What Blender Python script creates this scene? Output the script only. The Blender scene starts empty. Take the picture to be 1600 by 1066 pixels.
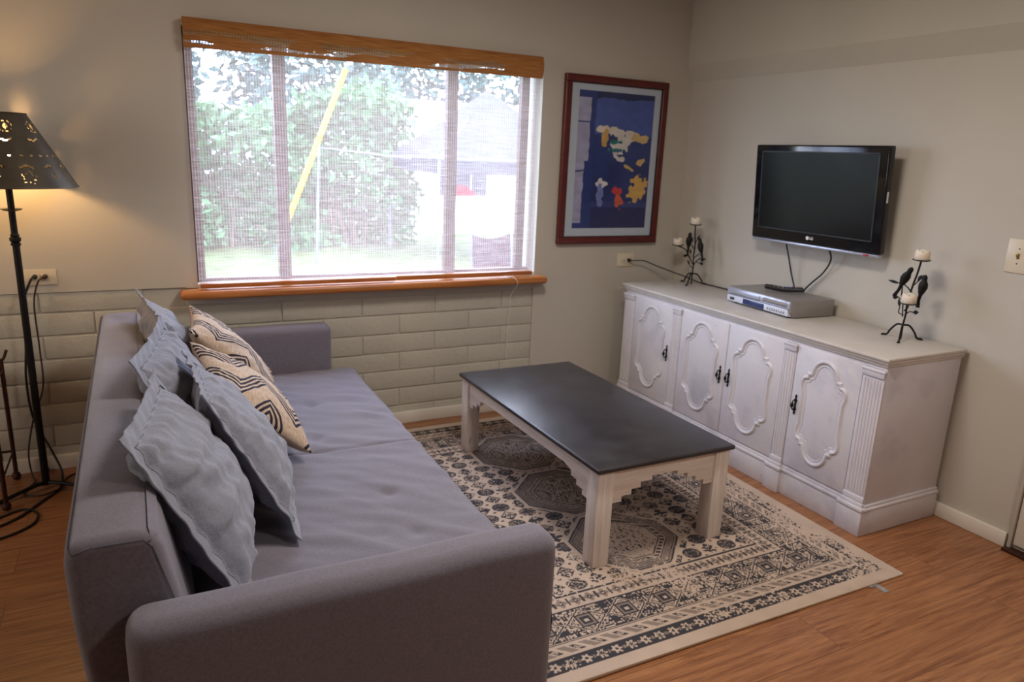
import bpy, bmesh, math, random
import numpy as np
from mathutils import Vector, Matrix, noise as mnoise
PI = math.pi
random.seed(7)
sc = bpy.context.scene
COL = sc.collection

# ------------------------------------------------------------------ camera, world, sun, large lights, exposure
cam_d = bpy.data.cameras.new('camera'); cam = bpy.data.objects.new('camera', cam_d); COL.objects.link(cam)
CX, CY, CZ, YAW, PIT, ROL, FPX = -3.1788, -3.7862, 1.5195, -0.4815, -0.2494, 0.0424, 1137.4
fwd0 = Vector((-math.sin(YAW), math.cos(YAW), 0)); rt0 = Vector((math.cos(YAW), math.sin(YAW), 0)); up0 = Vector((0, 0, 1))
fw = fwd0 * math.cos(PIT) + up0 * math.sin(PIT); u2 = up0 * math.cos(PIT) - fwd0 * math.sin(PIT)
rr = rt0 * math.cos(ROL) + u2 * math.sin(ROL); uu = u2 * math.cos(ROL) - rt0 * math.sin(ROL)
mw = Matrix((rr, uu, -fw)).transposed().to_4x4(); mw.translation = Vector((CX, CY, CZ))
cam.matrix_world = mw
cam_d.sensor_width = 36; cam_d.lens = FPX / 1600 * 36; cam_d.clip_start = 0.05; cam_d.clip_end = 200
cam_d.dof.use_dof = True; cam_d.dof.focus_distance = 2.1; cam_d.dof.aperture_fstop = 4.0
sc.camera = cam

world = bpy.data.worlds.new('sky'); sc.world = world; world.use_nodes = True
wn = world.node_tree.nodes; wl = world.node_tree.links
bg = wn['Background']
tc = wn.new('ShaderNodeTexCoord'); nz = wn.new('ShaderNodeTexNoise'); nz.inputs['Scale'].default_value = 4
rp = wn.new('ShaderNodeValToRGB'); rp.color_ramp.elements[0].color = (0.36, 0.54, 1, 1); rp.color_ramp.elements[1].color = (0.80, 0.88, 1, 1)
rp.color_ramp.elements[0].position = .35; rp.color_ramp.elements[1].position = .6
wl.new(tc.outputs['Generated'], nz.inputs['Vector']); wl.new(nz.outputs['Fac'], rp.inputs['Fac']); wl.new(rp.outputs['Color'], bg.inputs['Color'])
bg.inputs['Strength'].default_value = 15.0

def light(name, kind, loc, energy, color, rot=None, **k):
    d = bpy.data.lights.new(name, kind); d.energy = energy; d.color = color
    for a, b in k.items(): setattr(d, a, b)
    o = bpy.data.objects.new(name, d); o.location = loc
    if rot: o.rotation_euler = rot
    COL.objects.link(o); return o
light('sun', 'SUN', (0, 0, 10), 5.0, (1, .95, .88), (math.radians(38), math.radians(20), 0), angle=.02)
# added area lights: two ceiling fills and a warm unseen source from the left
light('room_ceiling_fill', 'AREA', (-1.9, -1.9, 2.52), 34.0, (1, .93, .86), (0, 0, 0), shape='DISK', size=.6)  # added fill that lifts the window wall and blocks, no fixture modelled
light('warm_left_light', 'AREA', (-5.9, -1.5, 1.55), 22.0, (1, .90, .80), (0, math.radians(-90), 0), shape='RECTANGLE', size=1.1, size_y=1.1)  # unseen warm source on the left side; the left wall has no window
light('ceiling_fill', 'AREA', (-1.5, -3.9, 2.5), 21.0, (1, .91, .82), (0, 0, 0), shape='DISK', size=.5)  # added fill from above for the front floor, no fixture modelled
po = light('window_portal', 'AREA', (-2.02, .14, 1.44), 1, (1, 1, 1), (math.radians(-90), 0, 0), shape='RECTANGLE', size=1.84, size_y=1.2)
po.data.cycles.is_portal = True
sc.view_settings.view_transform = 'Standard'; sc.view_settings.look = 'None'; sc.view_settings.gamma = 1
sc.view_settings.use_curve_mapping = False; sc.view_settings.exposure = 0.0
sc.cycles.max_bounces = 8; sc.cycles.transparent_max_bounces = 12; sc.cycles.caustics_reflective = False

# ------------------------------------------------------------------ materials
def srgb(r, g, b):
    f = lambda c: (c / 255 / 12.92) if c / 255 <= .04045 else ((c / 255 + .055) / 1.055) ** 2.4
    return (f(r), f(g), f(b), 1)
class NT:
    def __init__(s, name):
        s.m = bpy.data.materials.new(name); s.m.use_nodes = True; s.t = s.m.node_tree
        s.p = s.t.nodes['Principled BSDF']; s.out = s.t.nodes['Material Output']
    def n(s, ty, ins=None, **k):
        q = s.t.nodes.new('ShaderNode' + ty)
        for a, b in k.items(): setattr(q, a, b)
        for a, b in (ins or {}).items(): s.set(q.inputs[a], b)
        return q
    def set(s, sock, v):
        if isinstance(v, bpy.types.NodeSocket): s.t.links.new(v, sock)
        elif isinstance(v, bpy.types.Node): s.t.links.new(v.outputs[0], sock)
        else: sock.default_value = v
    def math(s, op, a, b=0, c=0):
        q = s.n('Math', operation=op); s.set(q.inputs[0], a); s.set(q.inputs[1], b)
        if op in ('MULTIPLY_ADD', 'COMPARE', 'SMOOTH_MIN', 'WRAP'): s.set(q.inputs[2], c)
        return q.outputs[0]
    def ramp(s, fac, stops, interp='LINEAR'):
        q = s.n('ValToRGB'); s.set(q.inputs[0], fac); r = q.color_ramp; r.interpolation = interp
        while len(r.elements) < len(stops): r.elements.new(.5)
        for e, (p_, c) in zip(r.elements, stops): e.position = p_; e.color = c
        return q.outputs[0]
    def mix(s, f, a, b, bt='MIX'):
        q = s.n('Mix', data_type='RGBA', blend_type=bt); s.set(q.inputs[0], f); s.set(q.inputs[6], a); s.set(q.inputs[7], b)
        return q.outputs[2]
    def coord(s, sc_=(1, 1, 1), kind='Object'):
        c = s.n('TexCoord'); mp = s.n('Mapping', {'Vector': c.outputs[kind], 'Scale': sc_}); return mp.outputs[0]
    def noise(s, scale, vec=None, detail=3, rough=.55):
        return s.n('TexNoise', {'Vector': vec or s.coord(), 'Scale': scale, 'Detail': detail, 'Roughness': rough}).outputs['Fac']
    def bump(s, h, strength=.3, dist=.01, nrm=None):
        q = s.n('Bump', {'Strength': strength, 'Distance': dist, 'Height': h})
        if nrm is not None: s.set(q.inputs['Normal'], nrm)
        s.set(s.p.inputs['Normal'], q.outputs[0]); return q.outputs[0]
    def fin(s, col=None, rough=None, metal=None, **k):
        if col is not None: s.set(s.p.inputs['Base Color'], col)
        if rough is not None: s.set(s.p.inputs['Roughness'], rough)
        if metal is not None: s.set(s.p.inputs['Metallic'], metal)
        for a, b in k.items(): s.set(s.p.inputs[a.replace('_', ' ')], b)
        return s.m
def simple(name, c, rough=.5, metal=0, var=.08, scale=20, bump=0, **k):
    n = NT(name); f = n.noise(scale)
    d = tuple(x * (1 - var) for x in c[:3]) + (1,); l = tuple(min(1, x * (1 + var)) for x in c[:3]) + (1,)
    if bump: n.bump(f, bump, .004)
    return n.fin(n.ramp(f, [(.3, d), (.7, l)]), rough, metal, **k)

def m_wall(name, base, bs=.12):
    n = NT(name); a = n.noise(2.2, detail=2); b = n.noise(170, detail=2)
    n.bump(b, bs, .003)
    return n.fin(n.ramp(a, [(.25, tuple(x * .95 for x in base[:3]) + (1,)), (.75, base)]), .75)
WALLC = srgb(193, 185, 172)
M = {}
M['wall'] = m_wall('wall_paint', WALLC)
n = NT('painted_block'); a = n.noise(3, detail=2); b = n.noise(34, detail=5, rough=.65)
n.bump(b, .6, .008); M['block'] = n.fin(n.ramp(a, [(.25, srgb(182, 176, 162)), (.75, srgb(192, 185, 170))]), .6)
M['ceiling'] = m_wall('ceiling_paint', srgb(205, 200, 190))
M['white_trim'] = simple('white_trim', srgb(222, 214, 200), .45, var=.04, scale=4)

n = NT('laminate_floor')
v = n.coord((1, 1, 1))
br = n.n('TexBrick', {'Vector': v, 'Color1': (0, 0, 0, 1), 'Color2': (1, 1, 1, 1), 'Mortar': (.5, .5, .5, 1), 'Scale': 1.0, 'Mortar Size': .0016,
                      'Mortar Smooth': .1, 'Bias': 0, 'Brick Width': 1.22, 'Row Height': .19}, offset=.37, offset_frequency=2)
shift = n.n('Mapping', {'Vector': n.n('TexCoord').outputs['Object'], 'Scale': (.55, 9, 1)})
off = n.n('VectorMath', {0: shift.outputs[0]}, operation='ADD')
cmb = n.n('CombineXYZ', {'X': n.math('MULTIPLY', br.outputs['Color'], 7.0), 'Y': n.math('MULTIPLY', br.outputs['Color'], 31.0)})
n.set(off.inputs[1], cmb.outputs[0])
g1 = n.n('TexNoise', {'Vector': off.outputs[0], 'Scale': 1.6, 'Detail': 8, 'Roughness': .66, 'Distortion': 2.2}).outputs['Fac']
g2 = n.n('TexNoise', {'Vector': off.outputs[0], 'Scale': 6.0, 'Detail': 6, 'Roughness': .6}).outputs['Fac']
base = n.ramp(g1, [(.30, srgb(96, 56, 34)), (.43, srgb(142, 90, 56)), (.50, srgb(168, 114, 74)), (.56, srgb(122, 74, 44)), (.64, srgb(154, 100, 62)), (.74, srgb(118, 72, 44))])
base = n.mix(.4, base, n.ramp(g2, [(.35, srgb(96, 56, 34)), (.62, srgb(184, 130, 86))]))
base = n.mix(n.math('MULTIPLY', br.outputs['Color'], .3), base, srgb(132, 80, 48))
base = n.mix(n.math('MULTIPLY', br.outputs['Fac'], .5), base, srgb(70, 40, 25))
n.bump(n.math('ADD', n.math('MULTIPLY', g2, .3), n.math('MULTIPLY', br.outputs['Fac'], -1)), .25, .002)
M['floor'] = n.fin(base, .36)

def m_fabric(name, c1, c2, sc1=900, wr=.35, wscale=5):
    n = NT(name); v1 = n.coord((1, 1, 1))
    w = n.n('TexWave', {'Vector': v1, 'Scale': 170.0, 'Distortion': 2.0, 'Detail': 1}, wave_type='BANDS', bands_direction='Y').outputs['Fac']
    w2 = n.n('TexWave', {'Vector': v1, 'Scale': 170.0, 'Distortion': 2.0, 'Detail': 1}, wave_type='BANDS', bands_direction='Z').outputs['Fac']
    sp = n.noise(sc1 * .4, v1, 2); big = n.noise(wscale, v1, 3)
    str1 = n.noise(1, n.coord((150, 700, 150)), 2); str2 = n.noise(1, n.coord((700, 150, 700)), 2)
    f = n.math('ADD', n.math('MULTIPLY', str1, .5), n.math('MULTIPLY', str2, .5))
    col = n.ramp(f, [(.38, c1), (.62, c2)])
    col = n.mix(.25, col, n.ramp(sp, [(.35, c1), (.65, c2)]))
    b0 = n.n('Bump', {'Strength': .25, 'Distance': .0006, 'Height': n.math('ADD', w, w2)})
    n.bump(big, wr, .02, b0.outputs[0])
    return n.fin(col, .9, Sheen_Weight=.25, Sheen_Roughness=.5)
M['sofa'] = m_fabric('sofa_fabric', srgb(101, 96, 106), srgb(126, 119, 131), wr=.22)
M['pillow'] = m_fabric('pillow_fabric', srgb(120, 122, 135), srgb(146, 147, 160), wr=.4, wscale=11)
M['seam'] = simple('seam_thread', srgb(92, 92, 100), .9)
# chevron cotton
n = NT('chevron_cotton')
uv = n.n('TexCoord').outputs['UV']; sp = n.n('SeparateXYZ', {0: uv})
zz = n.math('PINGPONG', n.math('ADD', sp.outputs[1], .10), .30)
s_ = n.math('ADD', n.math('MULTIPLY', sp.outputs[0], 1.0), n.math('MULTIPLY', zz, 1.1))
s_ = n.math('ADD', s_, n.math('MULTIPLY', n.noise(6, uv, 2), .03))
fr = n.math('FRACT', n.math('MULTIPLY', s_, 2.35))
grp = n.math('LESS_THAN', fr, .54)
sub = n.math('LESS_THAN', n.math('FRACT', n.math('MULTIPLY', fr, 1 / .14)), .55)
f = n.math('MULTIPLY', grp, sub)
cream = n.ramp(n.noise(1, n.coord((300, 60, 60)), 3), [(.35, srgb(176, 150, 130)), (.65, srgb(206, 184, 162))])
n.bump(n.math('ADD', n.noise(300), f), .3, .002)
M['chevron'] = n.fin(n.mix(f, cream, srgb(34, 30, 44)), .9)
M['beige_cotton'] = m_fabric('beige_cotton', srgb(160, 136, 110), srgb(190, 166, 138))

n = NT('distressed_white'); wv = n.noise(1, n.coord((25, 25, 3)), 5, .7); wb = n.noise(14, detail=5, rough=.7)
c = n.ramp(n.noise(1, n.coord((50, 50, 3)), 4, .6), [(.3, srgb(220, 206, 196)), (.6, srgb(242, 232, 224))])
f = n.math('MULTIPLY', n.math('GREATER_THAN', wv, .63), n.math('GREATER_THAN', wb, .5))
c = n.mix(n.math('MULTIPLY', f, .6), c, srgb(134, 106, 84))
n.bump(wv, .3, .002); M['table_white'] = n.fin(c, .5)
n = NT('distressed_white_rail'); wv = n.noise(1, n.coord((3, 3, 40)), 5, .7); c = n.ramp(wv, [(.3, srgb(220, 206, 196)), (.6, srgb(242, 232, 224))])
c = n.mix(n.math('MULTIPLY', n.math('GREATER_THAN', n.noise(1, n.coord((9, 9, 70)), 4, .7), .66), .5), c, srgb(140, 112, 90)); n.bump(wv, .3, .002); M['rail_white'] = n.fin(c, .5)
n = NT('charcoal_top'); a = n.noise(7, detail=5); b = n.noise(1, n.coord((60, 3, 3)), 3)
M['table_top'] = n.fin(n.ramp(a, [(.3, srgb(44, 40, 42)), (.7, srgb(56, 52, 54))]), n.ramp(a, [(.3, (.3, .3, .3, 1)), (.7, (.42, .42, .42, 1))]))
n.bump(b, .06, .002)
n = NT('whitewashed_cabinet'); a = n.noise(3.2, detail=4, rough=.6); b = n.noise(60, detail=4)
c = n.ramp(a, [(.28, srgb(184, 180, 188)), (.46, srgb(210, 204, 208)), (.7, srgb(218, 213, 215))])
d = n.noise(5, n.coord((1, 1, .6)), 5, .7)
c = n.mix(n.math('MULTIPLY', n.math('GREATER_THAN', n.noise(38, detail=3), .72), .5), c, srgb(120, 104, 96))
n.bump(b, .12, .002); M['cab'] = n.fin(c, .42)
M['cab_top'] = simple('cabinet_top_paint', srgb(206, 198, 190), .4, var=.06, scale=6, bump=.1)
M['black_iron'] = simple('black_iron', srgb(30, 27, 27), .5, .6, bump=.3, scale=80)
M['rust_iron'] = simple('rust_iron', srgb(70, 42, 30), .55, .5, bump=.3, scale=60)
M['lamp_metal'] = simple('dark_bronze', srgb(88, 79, 66), .5, .6, scale=12, var=.15, bump=.1)
M['wax'] = simple('candle_wax', srgb(228, 214, 196), .4, var=.04, Subsurface_Weight=.2)
M['black_gloss'] = simple('black_gloss', (.006, .006, .007, 1), .12, var=0)
M['screen'] = simple('screen_glass', (.007, .0065, .007, 1), .22, var=0, Specular_IOR_Level=.16)
M['black_plastic'] = simple('black_plastic', (.012, .012, .013, 1), .45)
M['silver'] = simple('silver_plastic', srgb(176, 178, 190), .3, .5, var=.03)
M['vcr_body'] = simple('grey_painted_steel', srgb(150, 144, 140), .42, .25, var=.03)
M['vcr_low'] = simple('pale_panel', srgb(214, 218, 232), .3, .1, var=.02)
M['vcr_disp'] = simple('blue_display', srgb(38, 50, 98), .2, var=.05)
M['white_paint'] = simple('white_print', srgb(225, 225, 225), .5, var=0)
M['ivory'] = simple('ivory_plastic', srgb(214, 200, 176), .35, var=.02)
M['brass'] = simple('brass', srgb(150, 120, 60), .35, .8)
M['red_led'] = simple('red_print', srgb(170, 40, 60), .4)
M['btn_blue'] = simple('blue_button', srgb(60, 70, 150), .4)
M['mahogany'] = simple('mahogany_frame', srgb(88, 26, 22), .35, var=.2, scale=14)
M['mat_board'] = simple('mat_board', srgb(176, 184, 196), .8, var=.02)
M['rubber'] = simple('black_cord', srgb(22, 18, 17), .5)
M['brown_cord'] = simple('brown_cord', srgb(52, 32, 22), .5)
M['white_cord'] = simple('white_cord', srgb(225, 222, 220), .6)
n = NT('oak_orange'); a = n.noise(1, n.coord((3, 60, 60)), 4)
M['sill'] = n.fin(n.ramp(a, [(.3, srgb(150, 84, 36)), (.7, srgb(192, 122, 62))]), .35)
M['bronze_frame'] = simple('brown_aluminium', srgb(96, 70, 66), .5, .2)
M['lit_frame'] = simple('pale_reveal', srgb(225, 225, 228), .6)
n = NT('clear_plastic'); M['clear'] = n.fin((.95, .95, .95, 1), .15, Transmission_Weight=.8)
n = NT('window_glass')
gl = n.n('BsdfGlossy', {'Roughness': .02}); tr = n.n('BsdfTransparent'); mx = n.n('MixShader', {0: .05, 1: tr.outputs[0], 2: gl.outputs[0]})
n.t.links.new(mx.outputs[0], n.out.inputs[0]); M['glass'] = n.m

def m_blind(name, open_, brown1, brown2, holes=False):
    n = NT(name); c = n.n('TexCoord').outputs['Object']; s3 = n.n('SeparateXYZ', {0: c})
    wob = n.noise(1, n.coord((6, 1, 60)), 3)
    z = n.math('ADD', s3.outputs[2], n.math('MULTIPLY', wob, .004))
    fz = n.math('FRACT', n.math('MULTIPLY', z, 1 / .0052))
    thick = n.noise(1, n.coord((5, 1, 190)), 2)
    reed = n.math('LESS_THAN', fz, n.math('ADD', 1 - open_ - .25, n.math('MULTIPLY', thick, .5)))
    fx = n.math('FRACT', n.math('MULTIPLY', s3.outputs[0], 1 / .0125))
    thr = n.math('LESS_THAN', fx, .14 if not holes else .2)
    cov = n.math('MAXIMUM', reed, thr)
    if holes:
        h = n.noise(1, n.coord((3.2, 1, 26)), 2, .4)
        full = n.math('LESS_THAN', h, n.math('ADD', .49, n.math('MULTIPLY', n.math('ADD', n.math('GREATER_THAN', s3.outputs[2], -.05), n.math('LESS_THAN', s3.outputs[2], -.106)), .5)))
        cov = n.math('MAXIMUM', cov, full)
    g = n.noise(1, n.coord((8, 1, 300)), 3)
    col = n.ramp(g, [(.3, brown1), (.7, brown2)])
    di = n.n('BsdfDiffuse', {'Color': col}); tl = n.n('BsdfTranslucent', {'Color': col})
    m1 = n.n('MixShader', {0: .55 if not holes else .2, 1: di.outputs[0], 2: tl.outputs[0]})
    tr = n.n('BsdfTransparent'); m2 = n.n('MixShader', {0: cov, 1: tr.outputs[0], 2: m1.outputs[0]})
    n.t.links.new(m2.outputs[0], n.out.inputs[0]); return n.m
M['blind'] = m_blind('woven_reed_blind', .62, srgb(170, 140, 136), srgb(225, 206, 200))  # reeds paler than the valance: window glare put into their colour
M['valance'] = m_blind('woven_reed_valance', .52, srgb(136, 84, 46), srgb(188, 128, 78), True)

def cattr(name, rough=.9, bump=0, sheen=0):
    n = NT(name); a = n.n('Attribute', attribute_name='pattern'); f = n.noise(500)
    c = n.mix(n.math('MULTIPLY', f, .25), a.outputs['Color'], (.1, .08, .07, 1))
    if bump: n.bump(f, bump, .003)
    return n.fin(c, rough)
M['rug'] = cattr('rug_pile', .95, .5)
M['print'] = cattr('poster_print', .3)
M['rug_edge'] = simple('rug_binding', srgb(196, 174, 152), .95)
# exterior
M['grass'] = simple('grass', srgb(92, 108, 66), .9, var=.3, scale=3, bump=.5)
M['leaf_a'] = simple('leaf_green', srgb(72, 116, 74), .6, var=.3, scale=2)
M['leaf_b'] = simple('leaf_blue_green', srgb(66, 96, 92), .6, var=.25, scale=1)
M['bark'] = simple('bark', srgb(110, 96, 80), .9, var=.2)
M['yellow'] = simple('yellow_sleeve', srgb(200, 165, 20), .5, var=.03)
M['house'] = simple('white_siding', srgb(236, 236, 232), .6, var=.02)
M['roof'] = simple('pale_roof', srgb(190, 186, 182), .8)
M['dark_glass'] = simple('dark_window', srgb(56, 56, 68), .3)
M['red_thing'] = simple('red_cloth', srgb(150, 20, 45), .6)
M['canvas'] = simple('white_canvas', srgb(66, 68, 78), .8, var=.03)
M['pole'] = simple('galvanised_pole', srgb(110, 116, 134), .5, .2)
M['chair_fab'] = simple('plum_sling', srgb(50, 32, 42), .8)

# ------------------------------------------------------------------ mesh helpers
def prop(o, label=None, cat=None, group=None, kind=None):
    if label: o['label'] = label
    if cat: o['category'] = cat
    if group: o['group'] = group
    if kind: o['kind'] = kind
    return o
def empty(name, loc=(0, 0, 0), rot=(0, 0, 0), **k):
    o = bpy.data.objects.new(name, None); o.empty_display_size = .05; o.location = loc; o.rotation_euler = rot
    COL.objects.link(o); return prop(o, **k)
class MB:
    def __init__(s): s.b = bmesh.new()
    def box(s, a, b, bev=0, seg=2, mat=None):
        t = bmesh.new(); bmesh.ops.create_cube(t, size=1)
        a, b = Vector(a), Vector(b)
        for v in t.verts: v.co = Vector((a[i] if v.co[i] < 0 else b[i] for i in range(3)))
        if bev: bmesh.ops.bevel(t, geom=t.edges[:], offset=bev, segments=seg, profile=.5, affect='EDGES')
        return s.add(t, mat)
    def add(s, t, mat=None):
        if mat is not None: bmesh.ops.transform(t, matrix=mat, verts=t.verts)
        bmesh.ops.recalc_face_normals(t, faces=t.faces)
        me = bpy.data.meshes.new('tmp'); t.to_mesh(me); t.free(); s.b.from_mesh(me); bpy.data.meshes.remove(me); return s
    def prism(s, poly, f, a, b, bev=0, seg=2):
        # poly: 2-D points, f(p, q, h) -> 3-D point, between heights a and b
        t = bmesh.new(); lo = [t.verts.new(f(x, y, a)) for x, y in poly]; hi = [t.verts.new(f(x, y, b)) for x, y in poly]
        k = len(poly); t.faces.new(lo); t.faces.new(hi[::-1])
        for i in range(k): t.faces.new((lo[i], hi[i], hi[(i + 1) % k], lo[(i + 1) % k]))
        bmesh.ops.recalc_face_normals(t, faces=t.faces)
        if bev: bmesh.ops.bevel(t, geom=t.edges[:], offset=bev, segments=seg, profile=.5, affect='EDGES')
        return s.add(t)
    def tube(s, pts, r, n=8, caps=True, closed=False):
        pts = [Vector(p) for p in pts]; R = r if isinstance(r, (list, tuple)) else [r] * len(pts)
        t = bmesh.new(); rings = []; N = len(pts)
        prev = None
        for i, p in enumerate(pts):
            if closed: d = pts[(i + 1) % N] - pts[i - 1]
            else: d = (pts[min(i + 1, N - 1)] - pts[max(i - 1, 0)])
            d.normalize()
            if prev is None:
                a = d.orthogonal().normalized()
            else:
                a = (prev - d * prev.dot(d))
                a = a.normalized() if a.length > 1e-6 else d.orthogonal().normalized()
            prev = a; b = d.cross(a)
            rings.append([t.verts.new(p + (a * math.cos(2 * PI * k / n) + b * math.sin(2 * PI * k / n)) * R[i]) for k in range(n)])
        M_ = N if closed else N - 1
        for i in range(M_):
            A, B = rings[i], rings[(i + 1) % N]
            for k in range(n): t.faces.new((A[k], A[(k + 1) % n], B[(k + 1) % n], B[k]))
        if caps and not closed: t.faces.new(rings[0][::-1]); t.faces.new(rings[-1])
        return s.add(t)
    def lathe(s, prof, c=(0, 0, 0), n=24, mat=None):
        t = bmesh.new(); rings = []
        for r, z in prof:
            if r < 1e-6: rings.append([t.verts.new((c[0], c[1], c[2] + z))])
            else: rings.append([t.verts.new((c[0] + r * math.cos(2 * PI * k / n), c[1] + r * math.sin(2 * PI * k / n), c[2] + z)) for k in range(n)])
        for A, B in zip(rings, rings[1:]):
            for k in range(n):
                a, b_ = A[k % len(A)], A[(k + 1) % len(A)]; c_, d = B[(k + 1) % len(B)], B[k % len(B)]
                f = [x for i, x in enumerate((a, b_, c_, d)) if x not in (a, b_, c_, d)[:i]]
                if len(f) > 2: t.faces.new(f)
        return s.add(t, mat)
    def grid(s, f, nu, nv, closeu=False):
        t = bmesh.new(); V = [[t.verts.new(f(i / nu, j / nv)) for j in range(nv + 1)] for i in range(nu + (0 if closeu else 1))]
        L = len(V)
        for i in range(nu):
            for j in range(nv): t.faces.new((V[i][j], V[(i + 1) % L][j], V[(i + 1) % L][j + 1], V[i][j + 1]))
        me = bpy.data.meshes.new('tmp'); t.to_mesh(me); t.free(); s.b.from_mesh(me); bpy.data.meshes.remove(me); return s
    def build(s, name, mat, parent=None, smooth=True, loc=None, **k):
        me = bpy.data.meshes.new(name)
        off = Vector(loc) if loc is not None else (parent.location.copy() if parent is not None and not getattr(parent, 'local', 0) and parent.get('_w', 1) else Vector())
        if parent is not None and parent.type == 'MESH': off = Vector(parent['_o'])
        if parent is not None and parent.type == 'EMPTY' and parent.rotation_euler[:] != (0, 0, 0): off = Vector()
        if off.length: bmesh.ops.translate(s.b, verts=s.b.verts, vec=-off)
        s.b.to_mesh(me); s.b.free(); me.materials.append(M[mat] if isinstance(mat, str) else mat)
        if smooth:
            me.polygons.foreach_set('use_smooth', [True] * len(me.polygons)); 
            try: me.set_sharp_from_angle(angle=math.radians(38))
            except Exception: pass
        o = bpy.data.objects.new(name, me); COL.objects.link(o); o['_o'] = list(off)
        if parent is not None: o.parent = parent
        elif loc is not None: o.location = loc
        return prop(o, **k)
def bez(pts, n=8):
    P = [Vector(p) for p in pts]; out = []
    Q = [P[0] * 2 - P[1]] + P + [P[-1] * 2 - P[-2]]
    for i in range(1, len(Q) - 2):
        p0, p1, p2, p3 = Q[i - 1:i + 3]
        for k in range(n):
            t = k / n
            out.append(.5 * ((2 * p1) + (p2 - p0) * t + (2 * p0 - 5 * p1 + 4 * p2 - p3) * t * t + (3 * p1 - p0 - 3 * p2 + p3) * t ** 3))
    return out + [P[-1]]
def nse(x, y, z=0): return mnoise.noise(Vector((x, y, z)))
XZ = lambda p, q, h: Vector((p, h, q))      # polygon in x-z, height along y
YZ = lambda p, q, h: Vector((h, p, q))
XY = lambda p, q, h: Vector((p, q, h))

# ------------------------------------------------------------------ the room
RX0, RY0, H = -6.0, -6.4, 2.55
MB().box((RX0, RY0, -.05), (0, 0, 0)).build('floor', 'floor', smooth=False, kind='structure')
MB().box((RX0, RY0, H), (0, .2, H + .08)).build('ceiling', 'ceiling', smooth=False, kind='structure')
WX0, WX1, WZ0, WZ1 = -2.93, -1.072, .835, 2.03
m = MB()   # window wall: plaster sheet over block below, the block itself set back behind it
m.box((RX0, 0, .84), (-2.985, .17, H)); m.box((-2.985, 0, .785), (WX0, .17, H)); m.box((WX1, 0, .0), (0, .17, H))
m.box((WX0, 0, WZ1), (WX1, .17, H)); m.box((-2.985, 0, .755), (WX1, .17, WZ0))
m.build('wall_back', 'wall', smooth=False, kind='structure')
m = MB(); m.box((RX0, .012, 0), (WX1, .17, .85))
row = 0; z = -.0
zs = [0.0, .105, .21, .315, .42, .528, .638, .745, .845]
for i in range(len(zs) - 1):
    x = -6.0 + (.21 if i % 2 == 0 else 0) - .21 + .10
    while x < -1.09:
        a, b = max(x, -6.0), min(x + .42, -1.085); x += .42
        if b - a < .03: continue
        zt = zs[i + 1] - .005
        if zs[i] > .70 and (b > -2.985): zt = min(zt, .752)
        if zt - zs[i] < .02: continue
        j = random.uniform(-.0015, .0015)
        m.box((a + .0035, .006 + j, zs[i] + .0035), (b - .0035 if b < -1.09 else WX1 + .001, .05, zt), .0035, 3)
m.build('wall_block_base', 'block', kind='structure')
m = MB(); m.box((0, RY0, 0), (.15, .17, H))
# sloping soffit where the upper wall stands forward
m.prism([(0.0, 2.008), (-.052, 2.104), (-.052, H), (0.0, H)], lambda p, q, h: Vector((p, h, q)), RY0, 0.0)
m.build('wall_right', 'wall', smooth=False, kind='structure')
MB().box((RX0 - .15, RY0, 0), (RX0, .17, H)).build('wall_left', 'wall', smooth=False, kind='structure')
MB().box((RX0, RY0 - .15, 0), (0, RY0, H)).build('wall_front', 'wall', smooth=False, kind='structure')
MB().box((RX0, -.016, 0), (0, .012, .066), .004).build('baseboard_back', 'white_trim', kind='structure')
MB().box((-.016, -2.292, 0), (0, -.016, .066), .004).build('baseboard_right', 'white_trim', kind='structure')
m = MB(); m.box((-3.014, -.10, .792), (-1.027, .0, .834), .018, 4); m.build('trim_1', 'sill', kind='structure', loc=(-2, -.05, .8), label='orange varnished wood window sill board')
m = MB(); m.box((-2.985, -.016, .757), (-1.05, .0, .79), .003); m.build('trim_2', 'wall', kind='structure', label='painted apron strip under the window sill')
# door to the right: dark jamb, cream door leaf, wood threshold
do = empty('door_1', (-.02, -2.31, 0), kind='structure', label='cream door behind a narrow jamb at the right edge')
MB().box((-.012, -3.2, .03), (.0, -2.322, 2.05), .003).build('door_leaf', 'white_trim', do)
m = MB(); m.box((-.022, -2.318, .0), (0, -2.305, 2.08), .003); m.build('door_frame', 'wall', do, label='narrow grey jamb')
MB().box((-.05, -3.2, .0), (0, -2.30, .014), .003).build('threshold', 'rust_iron', do)

# window: brown metal frame with two mullions, panes, pale reveal
w = empty('window_1', (-2, .1, .84), kind='structure')
m = MB(); fy0, fy1 = .085, .125
m.box((WX0, fy0, WZ0), (WX0 + .045, fy1, WZ1)); m.box((WX1 - .085, fy0, WZ0), (WX1 - .038, fy1, WZ1)); m.box((WX0, fy0, WZ0), (WX1, fy1, WZ0 + .03)); m.box((WX0, fy0, WZ1 - .04), (WX1, fy1, WZ1))
m.build('window_frame', 'bronze_frame', w, smooth=False)
for xm in (-2.50, -1.585): MB().box((xm - .03, fy0 - .01, WZ0), (xm + .03, fy1, WZ1), .004).build('mullion', 'bronze_frame', w)
for a, b in ((WX0 + .045, -2.53), (-2.47, -1.615), (-1.555, WX1 - .085), (WX1 - .038, WX1)): MB().box((a, .104, WZ0 + .03), (b, .108, WZ1 - .04)).build('pane', 'glass', w, smooth=False)

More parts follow.
